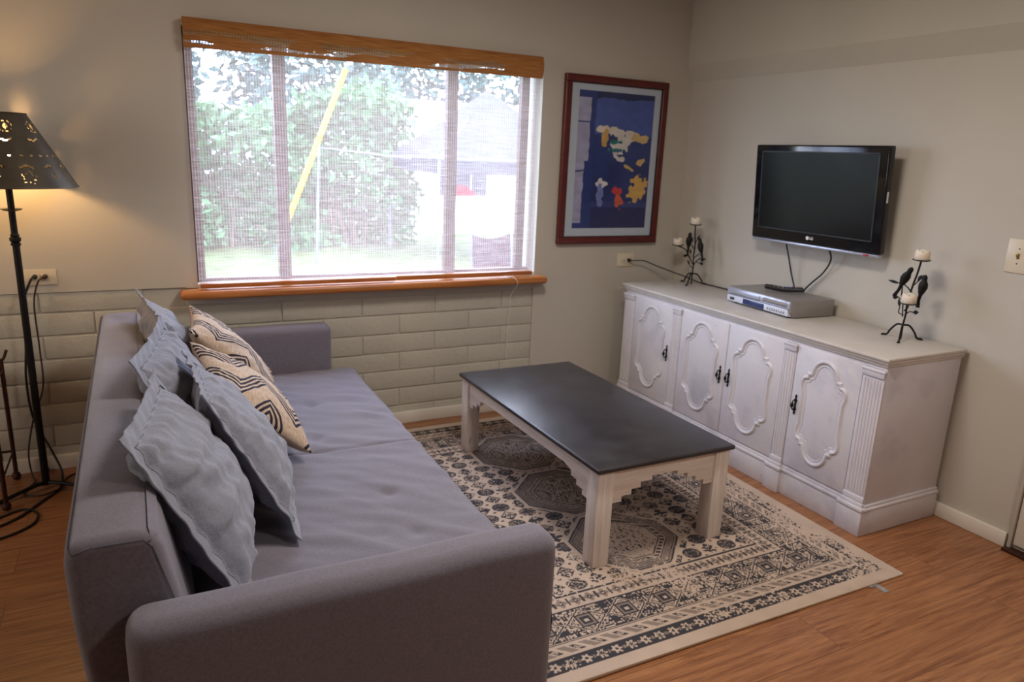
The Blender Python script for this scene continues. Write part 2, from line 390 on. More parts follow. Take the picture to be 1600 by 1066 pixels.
# woven blind
bl = empty('woven_blind', (-2, -.04, 2.05), label='woven brown reed roll-up blind lowered over the window', cat='window blind')
def bf(u, v):
    x = -2.926 + u * 1.817; z = .862 + v * (2.045 - .862)
    return Vector((x, -.034 + .004 * nse(x * 2, z * 2) - .006 * (1 - v), z))
MB().grid(bf, 60, 40).build('reed_panel', 'blind', bl)
def vf(u, v):
    x = -2.929 + u * 1.823; z = (1.925 + .012 * u) + v * (2.052 - (1.925 + .012 * u))
    return Vector((x, -.052 - .012 * math.sin(v * PI) + .003 * nse(x * 3, z * 6), z))
MB().grid(vf, 60, 10).build('valance', 'valance', bl)
MB().box((-2.926, -.05, 2.03), (-1.109, -.002, 2.052), .003).build('head_rail', 'sill', bl)
MB().box((-2.922, -.058, .840), (-1.95, -.028, .862), .004).build('bottom_rail', 'sill', bl)
MB().box((-1.945, -.056, .843), (-1.115, -.030, .866), .004).build('bottom_rail', 'sill', bl)
for x, z in ((-2.36, 1.955), (-1.37, 1.962)): m = MB(); m.lathe([(0, 0), (.006, .002), (.006, .006), (0, .008)], n=10, mat=Matrix.Translation((x, -.066, z)) @ Matrix.Rotation(PI / 2, 4, 'X')); m.build('cord_eyelet', 'white_paint', bl)
m = MB(); m.tube(bez([(-1.30, -.06, .845), (-1.26, -.104, .838), (-1.235, -.108, .80), (-1.235, -.03, .72), (-1.24, -.022, .60), (-1.25, -.022, .42), (-1.25, -.022, .33)]), .0016, 6)
m.build('pull_cord', 'white_cord', bl)

# ------------------------------------------------------------------ sofa
so = empty('sofa', (-2.8, -1.27, 0), label='grey fabric sofa bed with low arms along the brick wall side', cat='sofa')
prof = [(-3.30, .10), (-3.345, .60), (-3.350, .75), (-3.335, .785), (-3.205, .785), (-3.180, .765), (-3.115, .43), (-3.06, .10)]
m = MB(); m.prism(prof, XZ, -2.345, -.225, .028, 4)
bk = m.build('backrest', 'sofa', so)
m = MB()
m.tube([(-3.334, -2.342, .762), (-3.30, -2.3455, .772), (-3.21, -2.3455, .770), (-3.196, -2.3455, .752), (-3.158, -2.3455, .60), (-3.12, -2.349, .44)], .0013, 6)
m.build('piping_seam', 'seam', bk)
sx0, sy0, sy1, st = -3.14, -2.335, -.205, .43
btn = [(-2.60, -1.90), (-2.50, -1.93), (-2.50, -1.66), (-2.62, -1.12), (-2.55, -.72), (-2.86, -1.62)]
def seatf(u, v):
    # u across with folded-down sides, v along
    r = .045; sx1 = -2.276 + .05 * v; W = sx1 - sx0
    L = W + 2 * .16; s = u * L - .16
    x = min(max(s, 0), W) + sx0; down = max(0, -s) + max(0, s - W)
    y = sy0 + v * (sy1 - sy0)
    d = min(x - sx0, sx1 - x); z = st
    if d < r: z -= r * (1 - math.sqrt(max(0, 1 - ((r - d) / r) ** 2))) * .55
    z -= down
    dy = min(y - sy0, sy1 - y)
    if dy < .03: z -= .012 * (1 - dy / .03)
    if down == 0:
        z += .006 * nse(x * 5, y * 5) + .006 * nse(x * 5 + 3, y * 16 + x * 7)
        z += .010 * max(0, nse(x * 3 + 9, y * 9 + x * 9, 4)) 
        for bx, by in btn:
            q = (x - bx) ** 2 + (y - by) ** 2; z -= .011 * math.exp(-q / .0009) + .004 * math.exp(-q / .006)
        z -= .007 * math.exp(-((y + 1.30 + .02 * x) / .008) ** 2)
    return Vector((x + (.012 * math.sin(min(down / .16, 1) * PI) if s > W else 0), y, z))
MB().grid(seatf, 110, 240).build('seat_cushion', 'sofa', so)
MB().box((-3.14, -2.335, .10), (-2.285, -.205, .29), .015).build('base', 'sofa', so)
for y0, y1, hh in ((-2.465, -2.345, .648), (-.2, -.08, .655)):
    m = MB(); t = bmesh.new(); bmesh.ops.create_cube(t, size=1)
    a, b = (-3.255, y0, .085), (-2.330, y1, hh)
    for v in t.verts: v.co = Vector((a[i] if v.co[i] < 0 else b[i] for i in range(3)))
    e = [e for e in t.edges if sum(1 for v in e.verts if v.co.z > .3) == 2 or (e.verts[0].co.x == e.verts[1].co.x and e.verts[0].co.y == e.verts[1].co.y)]
    bmesh.ops.bevel(t, geom=e, offset=.042, segments=6, profile=.5, affect='EDGES')
    bmesh.ops.subdivide_edges(t, edges=[e for e in t.edges if e.calc_length() > .3], cuts=30, use_grid_fill=True)
    for v in t.verts:
        v.co.y += .004 * nse(v.co.x * 4, v.co.z * 5, y0) ; v.co.z += .004 * nse(v.co.x * 5, 2, y0) if v.co.z > .4 else 0
    m.add(t); m.build('armrest', 'sofa', so)
for x, y in ((-3.2, -2.40), (-2.37, -2.40), (-3.2, -.14), (-2.37, -.14)):
    MB().box((x - .025, y - .025, 0), (x + .025, y + .025, .10), .004).build('foot', 'black_plastic', so)

# ------------------------------------------------------------------ pillows
def pillow(name, corners, T, mat, back_mat, label, cat, group, seed, flange=0.0, sag=0.02, pin=.05, wr=.010, uvrot=0):
    """corners: near-bottom, far-bottom, far-top, near-top (world); T half thickness"""
    A, B, C_, D = [Vector(c) for c in corners]; cen = (A + B + C_ + D) / 4
    nrm = (B - A + C_ - D).cross(D - A + C_ - B).normalized()
    if nrm.x < 0 and abs(nrm.x) > .2: nrm = -nrm
    elif nrm.z < 0 and abs(nrm.x) <= .2: nrm = -nrm
    N = 90; pl_ = 1.35 if flange else .5
    def P(u, v, side):
        # u,v in [-1,1]; pull edge middles inward to make ears
        au, av = abs(u), abs(v)
        uu = u * (1 - pin * (1 - v * v)); vv = v * (1 - pin * (1 - u * u))
        s, t = (uu + 1) / 2, (vv + 1) / 2
        base = A * (1 - s) * (1 - t) + B * s * (1 - t) + C_ * s * t + D * (1 - s) * t
        fu = 1 - flange
        ru, rv = min(au / fu, 1), min(av / fu, 1)
        th = T * (max(0, 1 - ru ** 2.4) * max(0, 1 - rv ** 2.4)) ** .52
        w_ = wr * (nse(u * 2.2 + seed, v * 7 + seed, 1.3 * side) + .6 * nse(u * 9, v * 3 + seed, side + 5)) + wr * .9 * nse(u * 4 + 3 * v, v * 4 - 2 * u, seed)
        edge = max(ru, rv)
        if flange and edge >= 1:
            fe = (max(au, av) - fu) / flange
            q = .010 * fe * nse(u * 5 + seed, v * 5, 7) + .004 * math.sin((u - v) * 26) * (1 - fe)
            return base + nrm * (side * .0025 + q)
        crease = -.009 * math.exp(-((1 - edge) / .03) ** 2) if flange else 0
        pleat = pl_ * (.0065 * nse(u * 11 + 3 * nse(u * 2, v * 2, seed), v * 1.6, seed + 2) * math.exp(-((1 - rv) / .32) ** 2) + .0065 * nse(v * 11 + 3 * nse(v * 2, u * 2, seed), u * 1.6, seed + 8) * math.exp(-((1 - ru) / .32) ** 2) + .006 * nse(u * 2.5 + v * 2, v * 2.5 - u, seed + 5) + .004 * nse(u * 16, v * 2, seed + 4) * math.exp(-((1 - rv) / .3) ** 2))
        fade = min(1, (1 - edge) / .08)
        drop = Vector((0, 0, -sag * (1 - u * u) * max(0, v)))
        return base + drop * min(1, (1 - edge) * 4 + .0) + nrm * (side * (th + .0015 + (w_ * 1.0 + pleat) * fade + crease))
    me = bpy.data.meshes.new(name); V = []; F = []; UV = []
    root = Vector((cen.x, cen.y, min(c[2] for c in corners)))
    for side in (1, -1):
        o = len(V)
        for i in range(N + 1):
            for j in range(N + 1):
                u, v = math.sin((i / N - .5) * PI * .94) / math.sin(.47 * PI), math.sin((j / N - .5) * PI * .94) / math.sin(.47 * PI)
                V.append(P(u, v, side) - root); UV.append(((u + 1) / 2, (v + 1) / 2))
        for i in range(N):
            for j in range(N):
                a = o + i * (N + 1) + j; f = (a, a + N + 1, a + N + 2, a + 1)
                F.append(f if side == 1 else f[::-1])
    K = (N + 1) ** 2
    ring = [i * (N + 1) for i in range(N + 1)] + [N * (N + 1) + j for j in range(1, N + 1)] + [i * (N + 1) + N for i in range(N - 1, -1, -1)] + [j for j in range(N - 1, 0, -1)]
    for a, b in zip(ring, ring[1:] + ring[:1]): F.append((a, b, b + K, a + K))
    me.from_pydata(V, [], F); uvl = me.uv_layers.new(name='UVMap')
    for li, l in enumerate(me.loops):
        q = UV[l.vertex_index]
        uvl.data[li].uv = (q[1], q[0]) if uvrot == 1 else q
    bm = bmesh.new(); bm.from_mesh(me); bmesh.ops.recalc_face_normals(bm, faces=bm.faces); bm.to_mesh(me); bm.free()
    me.materials.append(M[mat]); me.materials.append(M[back_mat])
    nf = N * N
    for i, p in enumerate(me.polygons): p.use_smooth = True; p.material_index = 1 if nf <= i < 2 * nf else 0
    o = bpy.data.objects.new(name, me); o.location = root; COL.objects.link(o)
    if flange:
        fu = 1 - flange; pts = []
        for k in range(160):
            t = k / 40; q = -1 + 2 * (t % 1); a_ = [(q, -1), (1, q), (-q, 1), (-1, -q)][int(t)]
            pts.append(P(a_[0] * fu, a_[1] * fu, 1) + nrm * .0004 - root)
        m = MB(); m.tube(pts, .0010, 6, closed=True); o['_o'] = [0, 0, 0]; m.build('flange_seam', 'seam', o)
    return prop(o, label=label, cat=cat, group=group)
G = 'grey flanged pillows along the sofa back'
pillow('throw_pillow', [(-3.00, -2.24, .455), (-2.95, -1.64, .455), (-3.165, -1.60, .90), (-3.245, -2.13, .90)], .095, 'pillow', 'pillow',
       'large grey pillow nearest the camera, against the sofa back beside the near arm', 'pillow', G, 1.0, .15)
pillow('throw_pillow', [(-3.00, -1.56, .455), (-2.95, -1.02, .455), (-3.125, -1.00, .925), (-3.225, -1.50, .90)], .085, 'pillow', 'pillow',
       'grey pillow in the middle of the row leaning on the sofa back', 'pillow', G, 4.0, .15)
pillow('throw_pillow', [(-3.00, -.93, .455), (-2.95, -.42, .455), (-3.20, -.40, .92), (-3.13, -.88, .90)], .085, 'pillow', 'pillow',
       'farthest grey pillow on the sofa back, top corner curled outwards near the window', 'pillow', G, 9.0, .15)
pillow('throw_pillow', [(-2.83, -1.90, .45), (-2.77, -1.40, .45), (-3.075, -1.28, .865), (-3.055, -1.77, .865)], .075, 'pillow', 'pillow',
       'grey pillow in front of the row, its bottom corner resting on the seat', 'pillow', G, 13.0, .15)
G2 = 'cream chevron pillows'
pillow('chevron_pillow', [(-2.72, -.80, .455), (-2.66, -.42, .455), (-3.005, -.56, .865), (-3.03, -.92, .84)], .07, 'chevron', 'beige_cotton',
       'cream pillow with dark chevron stripes standing behind the other striped one', 'pillow', G2, 21.0, 0, .0, .09, .003)
cen = Vector((-2.86, -1.175, .645)); d = Vector((.58, -.565, -.58)).normalized(); e0 = Vector((.287, .815, -.5)).normalized(); nn = d.cross(e0)
ang = math.radians(14); e1 = e0 * math.cos(ang) + nn * math.sin(ang)
pillow('chevron_pillow', [cen + d * .30, cen + e1 * .30, cen - d * .30, cen - e1 * .30], .072, 'chevron', 'beige_cotton',
       'cream chevron striped pillow in front, tipped onto one corner on the seat', 'pillow', G2, 27.0, 0, .0, .09, .003)

# ------------------------------------------------------------------ coffee table
TX0, TX1, TY0, TY1, TH = -1.750, -1.085, -1.772, -.475, .424
ct = empty('coffee_table', ((TX0 + TX1) / 2, (TY0 + TY1) / 2, .012), label='low rectangular coffee table with charcoal top and distressed white legs on the rug', cat='coffee table')
MB().box((TX0, TY0, TH - .020), (TX1, TY1, TH), .007, 3).build('tabletop', 'table_top', ct)
LG = .072; IN = .014
for x in (TX0 + IN, TX1 - IN - LG):
    for y in (TY0 + IN, TY1 - IN - LG):
        MB().box((x, y, .012), (x + LG, y + LG, TH - .020), .004).build('leg', 'table_white', ct)
def apron_poly(L):
    st = [(0, .138), (.046, .138), (.046, .116), (.090, .116), (.090, .094), (.132, .094), (.132, .072), (.185, .072), (.185, .054)]
    l = [(x, -d) for x, d in st]; r = [(L - x, -d) for x, d in st[::-1]]
    return [(0, 0)] + l + r + [(L, 0)]
def apron_long(L):
    st = [(0, .138), (.046, .138), (.046, .116), (.090, .116), (.090, .094), (.132, .094), (.132, .072), (.19, .060)]
    l = [(x, -d) for x, d in st]; r = [(L - x, -d) for x, d in st[::-1]]
    return [(0, 0)] + l + r + [(L, 0)]
ax0 = TX0 + IN + LG; ax1 = TX1 - IN - LG; ay0 = TY0 + IN + LG; ay1 = TY1 - IN - LG; zt = TH - .020
for y in (TY0 + IN + .010, TY1 - IN - .030):
    m = MB(); m.prism([(ax0 + a, zt + b) for a, b in apron_poly(ax1 - ax0)], XZ, y, y + .02); m.build('apron', 'rail_white', ct, smooth=False)
for x in (TX0 + IN + .010, TX1 - IN - .030):
    m = MB(); m.prism([(ay0 + a, zt + b) for a, b in apron_long(ay1 - ay0)], YZ, x, x + .02); m.build('apron', 'rail_white', ct, smooth=False)

# ------------------------------------------------------------------ rug (woven pattern as vertex colour)
rx0, rx1, ry0, ry1 = -2.34, -.585, -2.258, -.14
RR = .0036
nx, ny = int((rx1 - rx0) / RR), int((ry1 - ry0) / RR)
CR = np.array(srgb(198, 174, 155)[:3]); DK = np.array(srgb(46, 44, 50)[:3]); MD = np.array(srgb(140, 122, 110)[:3])
rs = np.random.RandomState(5)
img = np.zeros((nx + 1, ny + 1), int)       # 0 cream 1 dark 2 mid
X, Y = np.meshgrid(np.linspace(0, rx1 - rx0, nx + 1), np.linspace(0, ry1 - ry0, ny + 1), indexing='ij')
W_, L_ = rx1 - rx0, ry1 - ry0
dE = np.minimum(np.minimum(X, W_ - X), np.minimum(Y, L_ - Y))       # distance to nearest edge
along = np.where(np.minimum(X, W_ - X) < np.minimum(Y, L_ - Y), Y, X)
def band(a, b): return (dE >= a) & (dE < b)
def stamp_table(k, n, dens, seed):
    r = np.random.RandomState(seed); T = []
    for _ in range(k):
        q = r.rand(n, n) < dens; h = q[:(n + 1) // 2]; q = np.concatenate([h, h[:n // 2][::-1]], 0); q = q | (q[:, ::-1] & (r.rand() < .5))
        T.append(q)
    return np.array(T)
ii = lambda a: a.astype(int)
# floral band: dark ground with light flowers
per = .058; ph = (along % per) / per - .5; rb = (dE - .078) / .030
flow = np.sqrt((ph * per) ** 2 + (dE - .078) ** 2); ang = np.arctan2(dE - .078, ph * per)
pet = flow < .017 * (1 + .28 * np.cos(6 * ang)); ctr = flow < .006
b = band(.048, .108); img[b] = 1; img[b & pet] = 0; img[b & ctr] = 1; img[b & (flow > .0085) & (flow < .0105) & (ii(along / per) % 2 == 0)] = 1
cor = (np.abs(ph) > .42) & (np.abs(dE - .078) < .006); img[b & cor] = 2
# triangle band
b = band(.108, .168); img[b] = 0
zig = np.abs(((along / .075) % 1) - .5) * 2 * .05 + .110
par = ((along + dE * 1.2) / .085) % 1
img[b & (par > .12) & (par < .50) & (dE > .120) & (dE < .158)] = 2
img[b & (par > .62) & (par < .86) & (dE > .125) & (dE < .153)] = 1
img[b & (par > .69) & (par < .79) & (dE > .133) & (dE < .145)] = 0
for c0 in (.108, .170, .176): img[(np.abs(dE - c0) < .0022)] = 1
# diamond band
b = band(.178, .31); t0 = .244; ph = ((along / .17) % 1 - .5) * .17; dia = np.abs(ph) * .95 + np.abs(dE - t0) * 1.2
img[b & (dia < .078) & (dia > .070)] = 1; img[b & (dia < .062) & (dia > .048) & (((along / .009) % 1) > .4)] = 1
sq = np.maximum(np.abs(ph), np.abs(dE - t0))
img[b & (sq < .034) & (sq > .027)] = 1; img[b & (sq < .02) & (sq > .008)] = 1; img[b & (sq < .027) & (sq > .02)] = 2
tb = stamp_table(12, 7, .5, 3)
ci, cj = ii(along / .006), ii(dE / .006)
k = (ci // 7) % 12; st_ = tb[k, ci % 7, cj % 7]
img[b & (dia > .082) & st_] = 1
for c0 in (.312, .318): img[(np.abs(dE - c0) < .002)] = 1
# small flower band
b = band(.322, .388); ph = ((along / .06) % 1 - .5) * .06; q = np.sqrt(ph ** 2 + (dE - .355) ** 2); a_ = np.arctan2(dE - .355, ph)
img[b & (q < .021 * (1 + .25 * np.cos(4 * a_)))] = 2; img[b & (q < .010)] = 1; img[b & (q < .005)] = 0
img[b & (np.abs(np.abs(ph) - .028) < .003) & (np.abs(dE - .355) < .02)] = 1
for c0 in (.388, .394): img[(np.abs(dE - c0) < .0024)] = 1
# field
fld = dE > .398
n_ = 9; tb = stamp_table(40, n_, .56, 11); cell = .0058
mx_, my_ = .092, .080
U = (X - W_ / 2); Vv = Y
gi, gj = np.floor(np.abs(U) / mx_ + .5).astype(int), np.floor(Vv / my_).astype(int)
lu, lv = np.abs(U) - gi * mx_, Vv - (gj + .5) * my_
rot = (gi + gj) % 2
rad = np.where(rot == 0, np.abs(lu) + np.abs(lv), np.hypot(lu, lv * 1.15))
cu, cv_ = np.clip(np.floor(lu / cell + n_ / 2).astype(int), 0, n_ - 1), np.clip(np.floor(lv / cell + n_ / 2).astype(int), 0, n_ - 1)
kk = (gi * 7 + gj * 13) % 40
mot = tb[kk, cu, cv_] & (rad < .041)
outl = (np.abs(rad - .038) < .003) & ((gi * 5 + gj * 3) % 3 != 0)
core = rad < .0075
img[fld & (rad < .038) & ((gi + gj) % 2 == 1)] = 2
img[fld & (mot | outl | core)] = 1
sm = (np.abs(((U / mx_) + .0) % 1 - .5) < .07) & (np.abs((Vv / my_) % 1) < .13); img[fld & sm] = 1
# medallions
for cyy in (-.65, -1.14, -1.62):
    dx = np.abs(X + rx0 + 1.475); dy = np.abs(Y + ry0 - cyy)
    o = np.maximum.reduce([dx / .225, dy / .215, (dx / .225 + dy / .215) / 1.33])
    img[o < 1.09] = 0
    img[(o < 1.0)] = 2; img[(o < 1.02) & (o > .985)] = 1
    img[(o < .95) & (o > .935)] = 1
    an = np.arctan2(dy, dx); img[(o < .91) & (o > .83) & ((an * 17 % 1) < .12)] = 1
    img[(o < .80) & (o > .785)] = 1
    img[(o < .78) & (o > .66)] = 0; img[(o < .76) & (o > .68) & (((np.abs(X - dx) + Y + X * .6) / .030 % 1) < .6)] = 1
    img[(o < .65) & (o > .63)] = 1; img[o < .63] = 0 if cyy < -1.4 else 2
    cu, cv_ = np.floor(dx / .0055).astype(int), np.floor(dy / .0055).astype(int)
    rt = np.random.RandomState(17).rand(50, 60) < (.22 if cyy < -1.4 else .33)
    img[(o < .60) & rt[np.clip(cu, 0, 49), np.clip(cv_, 0, 59)]] = 1
    rt = np.random.RandomState(19).rand(50, 60) < .25
    img[(o < .60) & rt[np.clip(cu, 0, 49), np.clip(cv_, 0, 59)]] = 0
# wear: pattern drops out in patches
def vnoise(scale, seed):
    r = np.random.RandomState(seed); G_ = r.rand(int(W_ / scale) + 3, int(L_ / scale) + 3)
    fx, fy = X / scale, Y / scale; i0, j0 = fx.astype(int), fy.astype(int); a, b = fx - i0, fy - j0
    a = a * a * (3 - 2 * a); b = b * b * (3 - 2 * b)
    return (G_[i0, j0] * (1 - a) + G_[i0 + 1, j0] * a) * (1 - b) + (G_[i0, j0 + 1] * (1 - a) + G_[i0 + 1, j0 + 1] * a) * b
wear = .45 * vnoise(.22, 1) + .25 * vnoise(.09, 2) + .15 * vnoise(.03, 3) + .25 * vnoise(.008, 4)
right = np.clip((X - (W_ - .34)) / .30, 0, 1) + .35 * np.clip((X - (W_ - .8)) / .5, 0, 1)
thr = .40 + .0 * X
gone = (vnoise(.006, 8) * .55 + wear * .9) < (.40 + .36 * right + .12 * (wear < .44))
img[gone] = np.where(img[gone] == 2, 2, 0)
gone2 = (vnoise(.007, 9) * .5 + wear) < (.50 + .3 * right); img[gone2 & (img == 2)] = 0
img[dE < .046] = 0
PAL = np.array([CR, DK, MD]); colr = PAL[img] * (0.93 + .14 * vnoise(.05, 12))[..., None]
me = bpy.data.meshes.new('area_rug'); nv = (nx + 1) * (ny + 1)
rc = Vector(((rx0 + rx1) / 2, (ry0 + ry1) / 2, 0)); sk = .05
co = np.zeros((nx + 1, ny + 1, 3), np.float32)
co[..., 0] = X + rx0 - rc.x - sk * (1 - Y / L_) * .9 * (X / W_) * 1.0; co[..., 1] = Y + ry0 - rc.y; co[..., 2] = .0115 + .0010 * vnoise(.3, 40)
idx = np.arange(nv).reshape(nx + 1, ny + 1)
q = np.stack([idx[:-1, :-1], idx[1:, :-1], idx[1:, 1:], idx[:-1, 1:]], -1).reshape(-1, 4)
me.vertices.add(nv); me.vertices.foreach_set('co', co.ravel())
me.loops.add(q.size); me.loops.foreach_set('vertex_index', q.ravel().astype(np.int32))
me.polygons.add(len(q)); me.polygons.foreach_set('loop_start', np.arange(0, q.size, 4, dtype=np.int32)); me.polygons.foreach_set('loop_total', np.full(len(q), 4, np.int32))
me.update(); me.validate()
at = me.color_attributes.new('pattern', 'FLOAT_COLOR', 'POINT')
at.data.foreach_set('color', np.concatenate([colr, np.ones(colr.shape[:2] + (1,))], -1).astype(np.float32).ravel())
me.materials.append(M['rug'])
rug = bpy.data.objects.new('area_rug', me); rug.location = rc; COL.objects.link(rug); rug['_o'] = list(rc)
prop(rug, 'cream and charcoal faded oriental rug with a row of medallions on the wood floor', 'rug')
m = MB(); z1 = .0115
c4 = [(rx0, ry0), (rx1 - .045, ry0), (rx1, ry1), (rx0, ry1)]
m.prism(c4, XY, 0.0005, z1 - .0006)
m.tube([(a, b, .0062) for a, b in c4], .006, 8, closed=True)
m.build('binding', 'rug_edge', rug)

# ------------------------------------------------------------------ sideboard cabinet
cb = empty('sideboard', (-.28, -1.075, 0), label='long whitewashed wooden sideboard with four carved doors under the television', cat='cabinet')
XF = -.51; YA, YB = -1.972, -.178
m = MB(); m.box((XF, YA, .12), (-.022, YB, .752), .003); 
m.build('carcass', 'cab', cb)
m = MB()   # top with stepped moulding
m.box((-.534, -1.988, .776), (-.018, -.162, .790), .004); m.box((-.526, -1.984, .762), (-.018, -.168, .777), .005); m.box((-.518, -1.978, .750), (-.018, -.172, .763), .003)
m.build('top', 'cab_top', cb)
pil = [(-1.972, -1.872), (-1.520, -1.452), (-.712, -.644), (-.278, -.178)]
m = MB()
m.box((XF - .012, -1.985, 0), (-.022, -.165, .115), .004)
m.box((XF - .016, -1.990, .113), (-.022, -.160, .128), .005); m.box((XF - .006, -1.981, .126), (-.022, -.169, .140), .004)
for a, b in pil:
    e = .012; m.box((XF - .026, max(a - e, -1.996), 0), (XF, min(b + e, -.154), .115), .004); m.box((XF - .031, max(a - e - .003, -2.0), .113), (XF, min(b + e + .003, -.150), .130), .005)
    m.box((XF - .020, max(a - .004, -1.985), .128), (XF, min(b + .004, -.166), .146), .004)
m.build('plinth', 'cab', cb)
for a, b in pil:
    m = MB(); w_ = b - a
    m.box((XF - .008, a, .146), (XF + .002, b, .735), .001)
    m.box((XF - .016, a - .002, .700), (XF, b + .002, .735), .003); m.box((XF - .019, a - .005, .722), (XF, b + .005, .733), .002); m.box((XF - .014, a - .001, .146), (XF, b + .001, .172), .003)
    k = 6 if w_ > .09 else 4
    for i in range(k):
        c = a + w_ * (.14 + .72 * i / (k - 1)); m.tube([(XF - .0070, c, .185), (XF - .0070, c, .688)], .0045, 8)
    m.build('pilaster', 'cab', cb)
doors = [(-1.868, -1.524, 1), (-1.448, -1.086, 1), (-1.078, -.716, -1), (-.640, -.282, -1)]
def ornament(a, b, z0, z1):
    """closed path of the carved moulding; returns list of (t, z)"""
    cx_, cz_ = (a + b) / 2, (z0 + z1) / 2; hw, hh = (b - a) / 2, (z1 - z0) / 2
    q = []
    def arc(c, r, t0, t1, k=8, ry=None):
        for i in range(k + 1):
            t = t0 + (t1 - t0) * i / k; q.append((c[0] + r * math.cos(t), c[1] + (ry or r) * math.sin(t)))
    # quarter: from top centre to right middle
    arc((0, .70 * hh), .58 * hw, PI / 2, .10, 10, .30 * hh)
    q.append((.60 * hw, .70 * hh)); q.append((.74 * hw, .695 * hh)); q.append((.74 * hw, .635 * hh))
    arc((.76 * hw, .48 * hh), .24 * hw, PI / 2, .1, 6, .14 * hh)
    q.append((hw, .40 * hh)); q.append((.93 * hw, .30 * hh)); q.append((.93 * hw, 0))
    Q = q; full = Q + [(x, -z_) for x, z_ in Q[::-1][1:]]
    full = full + [(-x, z_) for x, z_ in full[::-1][1:-1]]
    return [(cx_ + x, cz_ + z_) for x, z_ in full]
def ribbon(m, path, prof, x0):
    t = bmesh.new(); N_ = len(path); R_ = []
    ar = sum(path[i][0] * path[(i + 1) % N_][1] - path[(i + 1) % N_][0] * path[i][1] for i in range(N_)); sg = 1 if ar > 0 else -1
    for i in range(N_):
        p0, p1, p2 = Vector(path[i - 1]), Vector(path[i]), Vector(path[(i + 1) % N_])
        d = ((p1 - p0).normalized() + (p2 - p1).normalized())
        d = d.normalized() if d.length > .2 else (p2 - p1).normalized()
        nn_ = Vector((-d.y, d.x)) * sg
        k_ = 1 / max(.6, abs(Vector((-(p2 - p1).normalized().y, (p2 - p1).normalized().x)).dot(nn_)))
        R_.append([t.verts.new((x0 - h, p1.x + nn_.x * o * k_, p1.y + nn_.y * o * k_)) for o, h in prof])
    for i in range(N_):
        A, B = R_[i], R_[(i + 1) % N_]
        for k in range(len(prof) - 1): t.faces.new((A[k], A[k + 1], B[k + 1], B[k]))
    m.add(t)
for a, b, sd in doors:
    dm = MB(); dm.box((XF - .006, a, .150), (XF + .004, b, .732), .002); dd = dm.build('door', 'cab', cb)
    pa = ornament(a + .055, b - .045, .205, .700)
    m = MB(); ribbon(m, pa, [(-.004, 0), (.0, .006), (.004, .009), (.009, .0085), (.013, .004), (.020, .0015), (.024, .0035), (.027, .003), (.030, -.001)], XF - .0055)
    m.build('carved_moulding', 'cab', dd)
    hy = (b - .028) if sd == 1 else (a + .028)
    if (a, b, sd) == doors[3]: hy = a + .028
    hz = .455; m = MB()
    m.prism([(hy + s * x, hz + z) for s, z, x in [(1, .050, 0), (1, .040, .006), (1, .030, .003), (1, .022, .009), (1, .010, .005), (1, -.010, .005), (1, -.022, .009), (1, -.030, .003), (1, -.040, .006), (1, -.050, 0), (-1, -.040, .006), (-1, -.030, .003), (-1, -.022, .009), (-1, -.010, .005), (-1, .010, .005), (-1, .022, .009), (-1, .030, .003), (-1, .040, .006)]], YZ, XF - .009, XF - .005)
    m.tube(bez([(XF - .008, hy, hz + .026), (XF - .024, hy, hz + .020), (XF - .028, hy, hz), (XF - .024, hy, hz - .020), (XF - .008, hy, hz - .026)]), [.003] * 33, 8)
    m.lathe([(0, .012), (.005, .010), (.008, .0), (.005, -.010), (0, -.012)], (XF - .028, hy, hz), 10)
    m.build('handle', 'black_iron', dd)

# ------------------------------------------------------------------ television
tvc = Vector((-.120, -1.147, 1.377)); tilt = math.atan2(.042, .51)
tv = empty('television', tvc, (tilt, 0, -PI / 2), label='black flat television mounted on the right wall, tilted down above the sideboard', cat='television')
hw, hh = .404, .255
m = MB(); m.box((-hw, 0, -hh + .014), (hw, .040, hh), .008, 3); m.build('bezel', 'black_gloss', tv)
m = MB(); m.box((-.34, .038, -.20), (.34, .070, .20), .012); m.build('back_housing', 'black_plastic', tv)
MB().box((-.352, -.0025, -.178), (.352, .002, .218), .001).build('screen', 'screen', tv, smooth=False)
m = MB()
for a, b in (((-.358, -.003, .218), (.358, .001, .224)), ((-.358, -.003, -.184), (.358, .001, -.178)), ((-.358, -.003, -.184), (-.352, .001, .224)), ((.352, -.003, -.184), (.358, .001, .224))): m.box(a, b)
m.build('screen_surround', 'black_plastic', tv, smooth=False)
MB().box((-hw + .004, .001, -hh), (hw - .004, .032, -hh + .014), .004).build('chin_strip', 'silver', tv)
MB().box((hw - .085, -.0005, -hh + .003), (hw - .055, .002, -hh + .011), .001).build('standby_light', 'red_led', tv)
def text(name, s, size, mat, parent, loc, rot, ext=.0004):
    cu = bpy.data.curves.new(name, 'FONT'); cu.body = s; cu.size = size; cu.extrude = ext; cu.align_x = 'LEFT'; cu.align_y = 'CENTER'; cu.offset = size * .02
    t = bpy.data.objects.new(name + '_c', cu); COL.objects.link(t); dg = bpy.context.evaluated_depsgraph_get()
    me = bpy.data.meshes.new_from_object(t.evaluated_get(dg)); COL.objects.unlink(t); bpy.data.objects.remove(t)
    me.materials.clear(); me.materials.append(M[mat]); o = bpy.data.objects.new(name, me); o.parent = parent; o.location = loc; o.rotation_euler = rot; COL.objects.link(o); return o
text('logo_lettering', 'LG', .020, 'white_paint', tv, (-.003, -.0012, -.2075), (PI / 2, 0, 0))
m = MB(); m.lathe([(0, 0), (.0095, 0), (.0095, .0016), (0, .0016)], n=24, mat=Matrix.Translation((-.0165, .0006, -.2075)) @ Matrix.Rotation(PI / 2, 4, 'X')); m.build('logo_disc', 'white_paint', tv)
m = MB(); m.box((hw - .0005, .010, .0), (hw + .001, .02, .05)); m.build('side_sticker', 'white_paint', tv)
